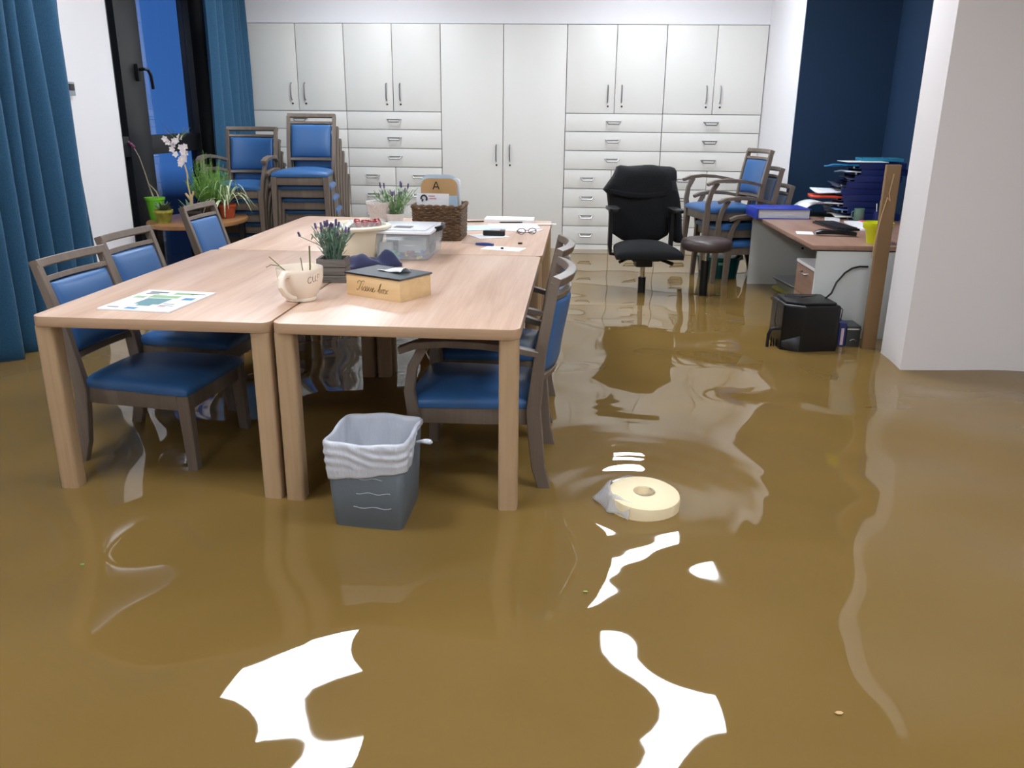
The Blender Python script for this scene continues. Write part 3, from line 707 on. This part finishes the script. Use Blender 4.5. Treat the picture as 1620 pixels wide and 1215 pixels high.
def bag(s, t):     # s round, t from inside bottom, over the rim, to the outer hem
    n = len(BA); q = s*n; i = int(q) % n; p = BA[i].lerp(BA[(i+1) % n], q-int(q))
    d = Vector((p.x, p.y, 0)).normalized()
    an = math.atan2(p.y, p.x)
    if t < .5: u = t/.5; z = lerp(.16, .417, u); g = lerp(.78, .965, u); wr = .004*sin(an*11+z*30)*(1-u*.6)
    elif t < .6: u = (t-.5)/.1; z = .417+.006*sin(PI*u); g = lerp(.965, 1.06, u); wr = 0
    else:
        u = (t-.6)/.4; low = .30 + .045*max(0, p.x*6) + (.05 if p.y > 0 else 0) + .012*sin(an*3)
        z = lerp(.417, low, u); g = lerp(1.06, 1.0, u) + .012*sin(PI*u); wr = .0028*sin(z*210+p.x*30+sin(an*4)*2)*sin(PI*min(1, u*1.2)) + .002*sin(an*17)
    return Vector((p.x*g, p.y*g, z+.004*sin(an*5)*(t > .45))) + d*wr
def arc2(w, d, r, n):
    base = rrect(-w/2, w/2, -d/2, d/2, r, 5); Ls = []; tot = 0; m = len(base); out = []
    for i in range(m): a = Vector(base[i]+(0,)); c = Vector(base[(i+1) % m]+(0,)); Ls.append((tot, a, c)); tot += (c-a).length
    for k in range(n):
        s_ = tot*k/n
        for t0, a, c in reversed(Ls):
            if s_ >= t0: out.append(a.lerp(c, min(1, (s_-t0)/max(1e-6, (c-a).length)))); break
    return out
BA = arc2(.248, .268, .03, 120)
b = MB(); b.grid(bag, 120, 44); li = b.build('liner', M_liner, wb, smooth='open', ang=180, solid=.0015)
MB().tube([(.128, .03, .372), (.145, .028, .376), (.155, .027, .377), (.165, .026, .377), (.176, .025, .376), (.182, .024, .375)], [.004, .006, .008, .009, .008, .002], 10).build('tied_corner', M_liner, li)

# ------------------------------------------------------------------ floating roll
ro = thing('floating_roll', 'round cream roll with a centre hole, floating half wrapped in clear film', 'roll', (.302, 2.545, 0), 0)
b = MB(); b.lathe([(.034, .12), (.034, .192), (.037, .197), (.105, .197), (.116, .190), (.119, .176), (.118, .12)], 48)
ob = b.build('roll', mat('cream_foam', (246, 228, 188), .6, bump=(40, .15, (1, 1, 1))), ro, ang=40); ob.rotation_euler = (.05, .03, 0)
b = MB()
def wrap(s, t):
    a = lerp(1.5, 4.3, s); r = lerp(.106, .130, t) + .006*sin(a*9)*t; z = lerp(.199, .147, t**1.4) + .004*sin(a*7+t*5)
    if 2.1 < a < 3.5: r += .03*sin(PI*(a-2.1)/1.4)*t; z += .010*sin(PI*(a-2.1)/1.4)*(1-t)
    return Vector((r*cos(a), r*sin(a), z))
b.grid(wrap, 60, 8); b.build('plastic_film', mat('thin_film', (225, 226, 230), .12, alpha=.38, bump=(60, .6, (1, 1, 1))), ro, smooth='open', ang=180, solid=.0008)
MB().tube([(.034*cos(k*PI/16), .034*sin(k*PI/16), .193) for k in range(32)], .003, 6, closed=True).build('core_rim', mat('grey_core', (170, 160, 140), .6), ro)

# little leaf fragments adrift
for k, (x_, y_, c, lb) in enumerate(((.635, 1.535, (196, 160, 110), 'small beige scrap floating in the lower right water'), (-.63, 1.62, (190, 190, 70), 'yellow green leaf scrap floating left of centre'), (.1, 1.98, (150, 180, 90), 'tiny green leaf scrap floating beside the light reflections'), (-1.32, 2.02, (120, 170, 80), 'tiny green leaf scrap floating in the lower left water'))):
    b = MB(); R_ = .009 if k == 0 else .006
    b.prism([(R_*(1+.3*sin(i*2.3))*cos(i*1.05), .6*R_*sin(i*1.05)) for i in range(6)], 0, .002)
    o = b.build('leaf_scrap', mat('scrap', c, .6), smooth=False); o.location = (x_, y_, WZ+.0015); tag(o, lb, 'leaf')

# ------------------------------------------------------------------ plant table and pots
PTZ = .62
pt = thing('plant_table', 'small dark table with oval wooden top holding the potted plants by the window', 'table', (-2.66, 6.12, 0))
MB().prism([(.33*cos(k*PI/20), .47*sin(k*PI/20)) for k in range(40)], PTZ-.028, PTZ).build('tabletop', wood('brown_oak', (126, 88, 52), (146, 104, 64), (160, 118, 74), .4, axis=1), pt, bevel=.004)
for sx in (-1, 1):
    for sy in (-1, 1): MB().sweep([(sx*.2, sy*.32, 0), (sx*.2, sy*.32, PTZ-.029)], (1, 0, 0), .04, .04).build('leg', M_dark, pt)
def pot(name, label, loc, r0, r1, h, m, rim=True, group=None):
    p = thing(name, label, 'potted plant', loc, 0, group)
    pr = [(0, .002), (r0, 0), (r1, h-.02), (r1+.004, h-.018), (r1+.005, h), (r1-.002, h), (r1-.006, h-.02), (0, h-.02)] if rim else [(0, .002), (r0, 0), (r1, h), (r1-.004, h), (r1-.006, h-.02), (0, h-.02)]
    MB().lathe(pr, 28).build('pot', m, p, ang=50); return p
p1 = pot('potted_orchid', 'leaning bare orchid with one purple bud in the bright green pot', (-2.93, 6.02, PTZ), .045, .066, .16, mat('lime_pot', (108, 178, 44), .35))
b = MB(); b.tube([(0, 0, .14), (-.02, 0, .2), (-.06, .02, .34), (-.09, .03, .44), (-.125, .04, .50), (-.15, .05, .52)], [.006, .005, .004, .004, .003, .002], 6)
b.tube([(.005, .01, .14), (.06, 0, .12), (.08, 0, .10)], [.007, .006, .003], 6); b.tube([(-.03, .01, .25), (.03, -.02, .2), (.04, -.02, .16)], [.003, .005, .006], 6)
b.build('stem', mat('dry_stem', (150, 136, 116), .7), p1)
for q in ((-.15, .05, .525), (-.17, .05, .54), (-.13, .04, .51)):
    MB().lathe([(.001, -.016), (.012, -.008), (.015, 0), (.01, .01), (.001, .016)], 10, q).build('flower', mat('purple_bud', (118, 58, 92), .6), p1)
p2 = pot('potted_succulent', 'low leafy plant in the mossy yellow pot beside the green pot', (-2.80, 5.86, PTZ), .042, .062, .09, mat('mossy_yellow_pot', (170, 158, 70), .6, noise=(30, 0, (1, 1, 1), (126, 132, 52))))
def leafy(par, m, n, r, h, wl, seed, droop=.4, base=.07, name='leaves', arch=False):
    rnd = random.Random(seed); b = MB()
    for i in range(n):
        a = rnd.random()*6.28; L_ = r*(.5+.5*rnd.random()); H_ = h*(.4+.6*rnd.random()); c, s_ = cos(a), sin(a); wd = wl*(.7+.6*rnd.random()); prev = None
        K = 7; vs = []
        for k in range(K+1):
            t = k/K; rr = L_*t; z = base + H_*(sin(t*PI*.75) if arch else t) - (droop*L_*t*t if arch else 0)
            w_ = wd*sin(PI*min(.98, .12+.85*t)); vs += [(rr*c - s_*w_, rr*s_ + c*w_, z), (rr*c, rr*s_, z-.25*w_), (rr*c + s_*w_, rr*s_ - c*w_, z)]
        fs = []
        for k in range(K): o_ = 3*k; fs += [(o_, o_+1, o_+4, o_+3), (o_+1, o_+2, o_+5, o_+4)]
        b.add(vs, fs)
    return b.build(name, m, par, smooth='open', ang=180)
M_grn = mat('dark_green_leaf', (62, 84, 60), .5, noise=(20, 0, (1, 1, 1), (92, 108, 78)))
leafy(p2, M_grn, 34, .09, .08, .011, 4)
p3 = pot('flowering_orchid', 'white flowering orchid on a thick pale stem, behind the chair', (-2.62, 5.93, PTZ), .04, .055, .08, mat('dark_pot', (52, 46, 42), .6))
b = MB(); b.tube([(0, 0, .05), (.0, 0, .12), (.005, 0, .19)], [.014, .013, .012], 8); b.tube([(0, 0, .15), (-.028, .0, .19), (-.036, 0, .20)], [.01, .009, .006], 8); b.tube([(.005, 0, .17), (.02, 0, .2), (.022, 0, .215)], [.009, .008, .006], 8)
b.tube([(.0, 0, .17), (-.012, 0, .26), (-.008, 0, .34), (-.02, 0, .40)], [.006, .005, .006, .005], 7); b.build('stem', mat('pale_stem', (190, 166, 120), .6), p3)
leafy(p3, M_grn, 26, .11, .10, .016, 8, base=.06)
M_petal = mat('white_petal', (232, 222, 222), .5)
rnd = random.Random(21)
for i in range(19):
    t = (i+rnd.random())/19; c = Vector((-.04+(.5-rnd.random())*.17*(t+.12)-.02*t, (.5-rnd.random())*.05, .40+.19*t)); f_ = MB()
    for k in range(5):
        a = k*1.256+i; u = Vector((cos(a), -.25, sin(a))).normalized(); sd = Vector((-sin(a), 0, cos(a))); L_ = .026
        f_.add([c, c+u*L_*.55+sd*.010, c+u*L_, c+u*L_*.55-sd*.010], [(0, 1, 2, 3)])
    f_.lathe([(.001, -.004), (.005, 0), (.001, .004)], 6, c)
    f_.build('flower', M_petal, p3, smooth=False)
sp_ = leafy(p3, mat('spiky_leaf', (112, 132, 92), .5), 16, .13, .12, .0035, 31, base=.56, name='crown_leaves'); sp_.location = (-.045, 0, 0)
p4 = pot('asparagus_fern', 'bushy feathery bright green fern in the middle of the plant table', (-2.60, 6.22, PTZ), .06, .085, .11, mat('brown_pot', (84, 66, 56), .6))
b = MB(); rnd = random.Random(12)
for i in range(150):
    a = rnd.random()*6.28; q = .15*math.sqrt(rnd.random()); H_ = .40*(.55+.45*rnd.random())*(1-.9*(q/.2)**2); K = 7; P = []
    for k in range(K+1):
        t = k/K; P.append(Vector((.4*q*cos(a)+.75*q*cos(a)*t, .4*q*sin(a)+.75*q*sin(a)*t, .09+H_*t)))
    b.tube(P, .001, 3)
    for k in range(26):
        t = .15+.85*rnd.random(); i0 = min(K-1, int(t*K)); p = P[i0].lerp(P[i0+1], t*K-i0); aa = rnd.random()*6.28; L_ = .02+.02*(1-t)
        e_ = p+Vector((cos(aa)*L_, sin(aa)*L_, L_*.7)); sd = Vector((-sin(aa), cos(aa), 0))*.0014
        b.add([p-sd, e_, p+sd], [(0, 1, 2)])
b.build('foliage', mat('fern_green', (142, 184, 88), .6, noise=(14, 0, (1, 1, 1), (104, 156, 66))), p4, smooth=False)
p5 = pot('spider_plant', 'spider plant with long pale arching leaves in a terracotta pot', (-2.47, 6.2, PTZ), .045, .062, .10, mat('terracotta', (168, 74, 42), .6))
leafy(p5, mat('striped_leaf', (150, 170, 120), .5, noise=(40, 0, (1, 1, 1), (206, 214, 180))), 30, .26, .22, .006, 5, base=.085, droop=.5, arch=True)

# ------------------------------------------------------------------ desk group
DZ = .69
dk = thing('desk', 'white desk with brown laminate top against the blue niche', 'desk', (1.44, 4.81, 0))
MB().prism(rrect(0, .98, 0, 1.70, .004, 2), DZ-.026, DZ).build('desktop', M_desk, dk, bevel=.002)
MB().box(.035, .98, .012, .034, 0, DZ-.034).build('side_panel', M_dpanel, dk, bevel=.001)
MB().box(.03, .98, 1.655, 1.68, 0, DZ-.027).build('side_panel', M_dpanel, dk, bevel=.001)
MB().box(.92, .94, .036, 1.654, .2, DZ-.027).build('back_panel', M_dpanel, dk)
MB().box(.03, .98, .02, .04, DZ-.034, DZ-.027).build('steel_strip', M_dark, dk)
cp = MB(); cp.rings([[Vector((.42+.009*cos(2*PI*i/12), y, .43+.009*sin(2*PI*i/12))) for i in range(12)] for y in (1.650, 1.656)]); cp.build('cable_cap', M_dark, dk)
pd = thing('drawer_pedestal', 'low drawer cabinet with brown fronts and white top under the desk', 'drawer cabinet', (1.49, 4.86, 0))
MB().box(.02, .42, 0, .40, 0, .525).build('carcass', M_dpanel, pd, bevel=.002)
MB().box(-.002, .43, -.005, .405, .525, .545).build('top', M_white, pd, bevel=.004)
for z0, z1 in ((.02, .18), (.184, .35), (.354, .52)):
    d = MB().box(0, .019, .003, .397, z0, z1).build('drawer', M_desk, pd, bevel=.002)
    MB().tube([(.002, .14, z1-.03), (-.022, .15, z1-.034), (-.022, .25, z1-.034), (.002, .26, z1-.03)], .005, 8).build('handle', M_steel, d)
ph = thing('desk_phone', 'small black device standing on the drawer cabinet under the desktop', 'device', (1.53, 4.90, .5455))
MB().box(0, .2, 0, .06, 0, .10).build('body', M_black, ph, bevel=.004); MB().box(-.001, .0, .015, .04, .015, .04).build('white_button', M_white, ph)
# binder on the desk
bi = thing('ring_binder', 'thick bright blue ring binder lying on the far corner of the desk', 'binder', (1.585, 6.22, DZ), .06)
M_bb = mat('binder_blue', (42, 62, 170), .35)
MB().box(-.19, .19, -.15, .15, .066, .07).build('cover', M_bb, bi, bevel=.001); MB().box(-.19, .19, -.15, .15, 0, .004).build('cover', M_bb, bi, bevel=.001); MB().box(-.194, -.19, -.15, .15, 0, .07).build('spine', M_bb, bi, bevel=.001)
MB().box(-.18, .18, -.142, .142, .0045, .064).build('pages', mat('page_edge', (206, 206, 210), .8, bump=(10, .8, (.2, .2, 60))), bi, bevel=.002)
# rolled open binder behind it
rb = thing('open_binder', 'open black binder with curled white pages behind the blue binder', 'binder', (1.895, 6.40, DZ), .1)
b = MB(); b.grid(lambda s, t: Vector((.13*cos(lerp(PI*.98, .05, s)), lerp(-.12, .12, t), .012+.085*sin(lerp(PI*.98, .05, s)))), 20, 3); b.build('pages', M_white, rb, smooth='open', ang=180, solid=.006)
b = MB(); b.tube([(.06, -.1, .03), (.075, -.12, .075), (.11, -.12, .075), (.12, -.1, .03)], .004, 6); b.build('rings', M_chrome, rb)
MB().box(-.12, .19, -.13, .13, 0, .008).build('cover', M_black, rb, bevel=.002)
# letter trays
M_tray = mat('navy_tray', (26, 38, 92), .3)
G = 'stacked letter trays on the desk'
fx = [1.70, 1.66, 1.625, 1.61, 1.60, 1.63, 1.68, 1.72, 1.70]
cols = [(214, 214, 204), (120, 160, 220), (235, 235, 238), (196, 62, 38), (232, 234, 240), (30, 34, 60), (40, 46, 80), (210, 220, 235), (40, 140, 200)]
for k in range(9):
    z0 = DZ+.001+.0435*k; x0 = fx[k]+.35; y0 = 6.08
    t = thing('letter_tray', 'navy letter tray in the tall stack on the desk, '+['lowest', 'second from the desktop', 'third from the desktop', 'fourth, with red folder', 'fifth from the desktop', 'sixth from the desktop', 'seventh from the desktop', 'eighth from the desktop', 'topmost under the turquoise folder'][k], 'letter tray', (x0, y0, z0), .03*((k*5) % 3-1), G)
    b = MB(); b.box(0, .34, 0, .26, 0, .004); b.box(.02, .34, 0, .004, .004, .0425); b.box(.02, .34, .256, .26, .004, .0425); b.box(.336, .34, .004, .256, .004, .0425); b.build('tray', M_tray, t, bevel=.001)
    MB().box(-.001, .001, .03, .06, .002, .018).build('white_tab', M_white, t)
    dx = [-.045, -.03, -.05, -.075, -.06, -.02, -.01, -.04, -.07][k]*2.1
    pp = MB(); pp.grid(lambda s, q: Vector((lerp(dx, .28, s), lerp(.012, .24, q), .008 + .012*(1-s)**2*sin(3*q+k) + (.012 if k == 3 else .006))), 8, 5)
    o = pp.build('paper_sheaf', mat('sheaf', cols[k], .5), smooth='open', solid=.008 if k != 3 else .018); o.location = (x0, y0, z0+.004); o.rotation_euler.z = t.rotation_euler.z
    tag(o, ['beige', 'light blue', 'white', 'bright red', 'pale white', 'dark navy', 'dark blue', 'white and blue', 'bright blue'][k]+' paper sheaf sticking out of the letter trays', 'papers', 'papers in the letter trays')
paper('paper_sheet', 'white sheet lying on top of the letter tray stack', 2.12, 6.17, .28, .2, .1, M_white, z=1.0845, t=.003)
paper('plastic_wallet', 'turquoise folder lying on top of the letter tray stack at the rear', 2.27, 6.28, .28, .2, -.1, mat('turquoise', (46, 130, 160), .25), z=1.088, t=.02, cat='folder')
# keyboard, mouse, papers
kb = thing('keyboard', 'black computer keyboard lying askew on the desk', 'keyboard', (1.828, 5.67, DZ), -1.47)
MB().box(-.2, .2, -.075, .075, 0, .014).build('case', M_black, kb, bevel=.003)
b = MB()
for r_ in range(5):
    for c_ in range(17): b.box(-.19+.0225*c_, -.19+.0225*c_+.019, -.065+.026*r_, -.065+.026*r_+.022, .0145, .02)
kk = b.build('keys', mat('key_black', (34, 35, 38), .5), kb, smooth=False)
ms = thing('telephone_handset', 'black handset lying in front of the keyboard', 'phone', (1.66, 5.22, DZ), -.1)
MB().sweep([(-.09, 0, .018), (-.05, 0, .026), (.02, .0, .024), (.09, .01, .022), (.15, .0, .016)], (0, 1, 0), [.04, .06, .045, .055, .05], [.02, .03, .022, .028, .02], ch=.5).build('body', M_gloss, ms)
paper('note_sheet', 'small white card lying left of the black handset on the desk', 1.535, 5.33, .10, .13, -.2, M_white, z=DZ+.0005, cat='card')
paper('paper_sheet', 'white papers lying behind the keyboard', 1.925, 6.06, .10, .22, -.3, M_white, z=DZ+.0005, t=.008)
paper('paper_sheet', 'white paper pile lying below the letter trays', 2.04, 5.70, .18, .44, -.06, M_white, z=DZ+.0005, t=.012)
paper('pink_sheet', 'pink slip lying on the white paper pile', 2.09, 5.80, .05, .26, .04, mat('pink_paper', (214, 92, 120), .6), z=DZ+.014, t=.004)
mu = thing('mug', 'sage green mug on the desk in front of the navy trays', 'mug', (2.075, 5.97, DZ+.012)); 
mu.location.z = DZ+.0005
MB().lathe([(0, .002), (.03, 0), (.034, .004), (.034, .092), (.031, .092), (.031, .01), (0, .008)], 28).build('body', mat('sage_green', (96, 124, 108), .4), mu, ang=50)
MB().tube([(-.033, 0, .075), (-.05, 0, .07), (-.052, 0, .035), (-.033, 0, .025)], .004, 8).build('handle', mat('sage_green2', (96, 124, 108), .4), mu)
mc = thing('pen_cup', 'dark blue pen cup beside the sage green mug', 'pen cup', (2.19, 5.93, DZ+.0005))
MB().lathe([(0, .002), (.03, 0), (.034, .08), (.031, .08), (.028, .01), (0, .008)], 24).build('cup', M_tray, mc, ang=50)
for k in range(3): MB().tube([(.006*k-.006, 0, .01), (.012*k-.02, .004*k, .13+.01*k)], .003, 6).build('pen', [M_white, M_black, M_steel][k], mc)
yb = thing('yellow_tub', 'bright yellow plastic tub at the near edge of the desk', 'tub', (1.835, 4.945, DZ+.0005))
M_yel = mat('yellow_plastic', (214, 222, 22), .35)
MB().lathe([(0, .003), (.052, 0), (.068, .075), (.082, .088), (.084, .118), (.080, .118), (.064, .075), (.05, .006), (0, .006)], 30).build('body', M_yel, yb, ang=50)
# board with string
bd = thing('wooden_board', 'upright brown board standing between the desk and the white pier', 'board', (1.664, 4.585, 0))
MB().hexa([(.045, 0, 0), (.118, 0, 0), (.118, .03, 0), (.045, .03, 0)], [(.048, .02, 1.145), (.122, .02, 1.145), (.122, .05, 1.145), (.048, .05, 1.145)]).build('panel', M_board, bd, bevel=.002)
st = MB().tube([(1.748, 4.598, 1.10), (1.742, 4.596, 1.05), (1.735, 4.593, 1.0), (1.745, 4.592, .96), (1.738, 4.59, .97), (1.728, 4.588, .98), (1.712, 4.586, .90), (1.700, 4.58, .82), (1.690, 4.575, .74), (1.684, 4.57, .66)], .0025, 6).build('string', mat('twine', (196, 160, 120), .8)); tag(st, 'thin beige string with a knot hanging down the brown board', 'string')
st.location.y = -.004
# black speaker box with cable
sk = thing('subwoofer', 'black box loudspeaker standing in the water by the desk', 'loudspeaker', (1.385, 4.66, 0), .10)
b = MB(); b.prism([(-.15, -.10), (-.05, -.16), (.15, -.15), (.155, .13), (-.13, .15)], .02, .405); b.build('cabinet', M_gloss, sk, bevel=.014, seg=3)
MB().prism([(-.135, -.085), (-.05, -.14), (.13, -.13), (.135, .11), (-.115, .125)], .4052, .418).build('top_panel', M_black, sk, bevel=.005)
b = MB(); n_ = Vector((-.06, -.10, 0)).normalized(); t_ = Vector((.10, -.06, 0)).normalized()
mid = Vector((-.102, -.132, 0)); 
b.add([mid - t_*.05 + Vector((0, 0, .17)), mid + t_*.045 + Vector((0, 0, .13)), mid + t_*.045 + Vector((0, 0, .24)), mid - t_*.05 + Vector((0, 0, .20))], [(0, 1, 2, 3)])
b.build('grille', mat('grey_grille', (58, 58, 62), .5), sk, smooth='open', solid=.004)
for P_ in ([(-.12, .05, .418), (-.16, -.02, .40), (-.175, -.05, .30), (-.165, -.06, .25)], [(.12, -.1, .415), (.17, -.12, .38), (.175, -.1, .31), (.16, -.08, .30)], [(-.1, .04, .42), (-.03, -.03, .43), (.05, .02, .424), (.1, .08, .422)]):
    MB().tube(P_, .0025, 6).build('wire', M_black, sk)
cr = thing('cable_coil', 'black cable loops and plug standing in the water left of the loudspeaker', 'cable', (1.19, 4.60, .10), .1)
b = MB(); b.tube([(0, 0, 0), (0, 0, .12), (.012, 0, .15), (.04, 0, .155), (.09, 0, .155)], .009, 8)
for q in range(4): b.tube([(.022+.014*q, .01, 0), (.024+.014*q, .012, .10-.006*q), (.03+.014*q, .0, .0)], .004, 6)
b.build('cable', M_black, cr)
cb = MB().tube([(1.50, 4.66, .42), (1.54, 4.70, .44), (1.58, 4.76, .49), (1.63, 4.79, .54), (1.67, 4.80, .565), (1.71, 4.805, .575), (1.76, 4.806, .575)], .0055, 8).build('power_cable', M_black); tag(cb, 'black power cable curving from the loudspeaker up the desk side', 'cable')
# binders below the desk end
for k, (x_, w_, c, lb, h_) in enumerate(((1.545, .042, (40, 44, 58), 'dark binder standing closest to the loudspeaker', .285), (1.588, .042, (30, 40, 96), 'navy binder with a white spine label standing by the desk end', .285), (1.632, .078, (52, 54, 54), 'wide dark grey file box standing left of the brown board', .268))):
    t = thing('file_binder' if k < 2 else 'file_box', lb, 'binder', (x_, 4.635, 0), 0, 'files standing in the water by the desk')
    MB().box(0, w_-.002, 0, .15, 0, h_).build('case', mat('binder_c', c, .4), t, bevel=.003)
    if k < 2: MB().box(.012, w_-.014, -.0012, -.0002, .16, h_-.03).build('spine_label', mat('label_pink', (214, 190, 200) if k else (190, 205, 215), .6), t, smooth=False)
    else:
        MB().box(0, w_-.002, -.004, .0, h_-.02, h_-.012).build('metal_edge', M_chrome, t); MB().tube([(.038+.016*cos(a), -.005, .185+.009*sin(a)) for a in [k2*PI/6 for k2 in range(7)]], .003, 6).build('finger_ring', M_chrome, t)
# crates under desk
for k, (z_, c, lb) in enumerate(((.13, (196, 190, 92), 'yellow shallow plastic tray under the desk, lower of two'), (.20, (168, 172, 178), 'grey lidded plastic tray under the desk, upper of two'))):
    t = thing('plastic_tray', lb, 'tray', (1.83, 6.15, z_-.05 if k == 0 else .165), .12)
    h0, h1 = (0, .083) if k == 0 else (0, .075)
    a_ = .14 if k else .125
    b = MB(); b.rings([sq(.30, .36, h0, .03, 4), sq(.35, .42, h1-.02, .04, 4), sq(.37, .44, h1-.012, .04, 4), sq(.37, .44, h1, .04, 4)]); b.build('tray', mat('tray_plastic', c, .3), t)
    if k: MB().rings([sq(.372, .442, .06, .04, 4), sq(.372, .442, .066, .04, 4)]).build('rim', M_dark, t)
# teal container
tc_ = thing('teal_tub', 'dark teal plastic tub half submerged behind the stool and the desk end', 'tub', (1.30, 6.80, 0))
b = MB(); b.lathe([(.0, .02), (.12, .02), (.15, .15), (.17, .30), (.178, .305), (.178, .315), (0, .32)], 32); b.build('body', mat('teal_plastic', (8, 84, 84), .3), tc_, ang=50)
MB().box(-.03, .03, -.176, -.168, .26, .28).build('label', mat('mint_label', (120, 200, 180), .5), tc_)

# ------------------------------------------------------------------ office chair, stool
oc = thing('office_chair', 'black swivel office chair standing in the water before the cupboards', 'office chair', (.62, 6.06, 0), .10)
MB().cushion(.49, .38, .47, .075, .028, M=T(0, -.02, .425), edge=4).build('seat', M_fabric, oc, ang=70)
b = MB(); b.box(-.1, .1, -.12, .12, .39, .43); b.box(-.06, .06, -.06, .06, .34, .39); b.build('mechanism', M_black, oc, bevel=.01)
MB().tube([(-.19, -.12, .39), (-.12, -.05, .405)], [.012, .01], 8).build('lever', M_black, oc); MB().tube([(.19, -.12, .375), (.1, -.05, .40)], [.014, .01], 8).build('lever', M_black, oc)
b = MB(); b.tube([(0, 0, .03), (0, 0, .26)], .028, 16); b.build('gas_column', M_black, oc); MB().tube([(0, 0, .26), (0, 0, .36)], .017, 14).build('piston', M_chrome, oc)
for k in range(5):
    a = k*2*PI/5+.3; l_ = MB().sweep([(.02*cos(a), .02*sin(a), .085), (.2*cos(a), .2*sin(a), .075), (.31*cos(a), .31*sin(a), .062)], (-sin(a), cos(a), 0), [.05, .04, .03], [.035, .03, .02]).build('leg', M_black, oc)
    MB().rings([[Vector((.3*cos(a)-sin(a)*w_+.026*cos(q*.524)*cos(a), .3*sin(a)+cos(a)*w_+.026*cos(q*.524)*sin(a), .027+.026*sin(q*.524))) for q in range(12)] for w_ in (-.02, .02)]).build('caster', M_black, l_)
MB().sweep([(0, .1, .40), (0, .25, .41), (0, .30, .50), (0, .29, .62)], (1, 0, 0), .07, .02).build('back_support', M_black, oc)
b = MB(); b.rings([[Vector((w_*cos(q*PI/12)*(1 if abs(cos(q*PI/12)) < .7 else 1), y_+d_*sin(q*PI/12), z_)) for q in range(24)] for z_, w_, y_, d_ in ((.53, .17, .25, .03), (.60, .215, .25, .04), (.72, .23, .25, .04), (.88, .225, .27, .04), (.96, .20, .285, .035), (.99, .16, .29, .02))]); b.build('backrest', M_fabric, oc, ang=70)
for s, zt_, xx in ((-1, .755, -.232), (1, .745, .216)):
    am = MB().sweep([(s*.15, .1, .405), (xx*.97, .1, .415), (xx, .1, .48), (xx, .1, zt_-.02)], (0, 1, 0), [.04, .04, .045, .036], [.02, .024, .028, .028]).build('arm_post', M_black, oc)
    MB().prism(rrect(xx-.04, xx+.04, -.10, .14, .035), zt_-.02, zt_+.004).build('arm_pad', M_black, am, bevel=.006)
jk = thing('jacket', 'black fleece jacket draped over the back of the office chair', 'jacket', (.62, 6.06, 0), .10)
b = MB(); prof = [(.475, -.04, .02, .24, .05), (.50, -.13, .15, .235, .07), (.54, -.20, .22, .235, .075), (.60, -.225, .245, .235, .08), (.68, -.225, .25, .235, .08), (.76, -.235, .25, .24, .085), (.83, -.245, .255, .25, .085), (.862, -.275, .258, .25, .085), (.90, -.245, .262, .255, .085), (.95, -.205, .265, .265, .085), (.99, -.185, .262, .275, .08), (1.015, -.178, .25, .28, .06), (1.028, -.15, .22, .285, .03), (1.03, -.10, .16, .287, .008)]
rg = []
for z_, xl, xr, yc, dy in prof:
    r_ = []
    for q in range(40):
        a = q*2*PI/40; c, s_ = cos(a), sin(a); sg = lambda v, e: (abs(v)**e)*(1 if v > 0 else -1)
        x_ = (xl+xr)/2 + (xr-xl)/2*sg(c, .55); y_ = yc + dy*sg(s_, .6)
        fold = .009*sin(x_*34+z_*16)*(1 if z_ < .93 else .4) + .006*sin(x_*70-z_*30)
        r_.append(Vector((x_, y_ - (fold if s_ < 0 else 0), z_+.006*sin(x_*25))))
    rg.append(r_)
b.rings(rg); b.build('body', M_fleece, jk, ang=80)
b = MB(); b.rings([[Vector((xc+w_*cos(q*PI/8), yc-.0+w2*sin(q*PI/8), z_)) for q in range(16)] for z_, xc, yc, w_, w2 in ((.93, .22, .21, .03, .02), (.80, .235, .19, .05, .035), (.68, .25, .18, .055, .04), (.56, .265, .18, .05, .04), (.50, .29, .18, .045, .04), (.485, .30, .18, .03, .03))]); b.build('sleeve', M_fleece, jk, ang=80)
b = MB(); b.grid(lambda s, t: Vector((lerp(-.235, .25, s), .155-.012*sin(6*s)+.03*abs(s-.5), lerp(.85, .815, t)+.03*sin(PI*s)*-1+.02)), 20, 3); b.build('seam_fold', M_fleece, jk, smooth='open', ang=180, solid=.012)
so = thing('stool', 'round brown leather stool on a black column between office chair and desk', 'stool', (1.053, 5.99, 0))
MB().lathe([(0, .475), (.15, .475), (.168, .48), (.178, .50), (.180, .525), (.172, .547), (.14, .557), (.08, .562), (0, .563)], 40).build('seat', M_leather, so, ang=60)
MB().tube([(0, 0, .38), (0, 0, .476)], .02, 14).build('piston', M_chrome, so); MB().tube([(0, 0, .03), (0, 0, .40)], .03, 16).build('column', M_black, so)
for k in range(5):
    a = k*2*PI/5; MB().sweep([(0, 0, .07), (.25*cos(a), .25*sin(a), .04)], (-sin(a), cos(a), 0), .035, .025).build('leg', M_black, so)
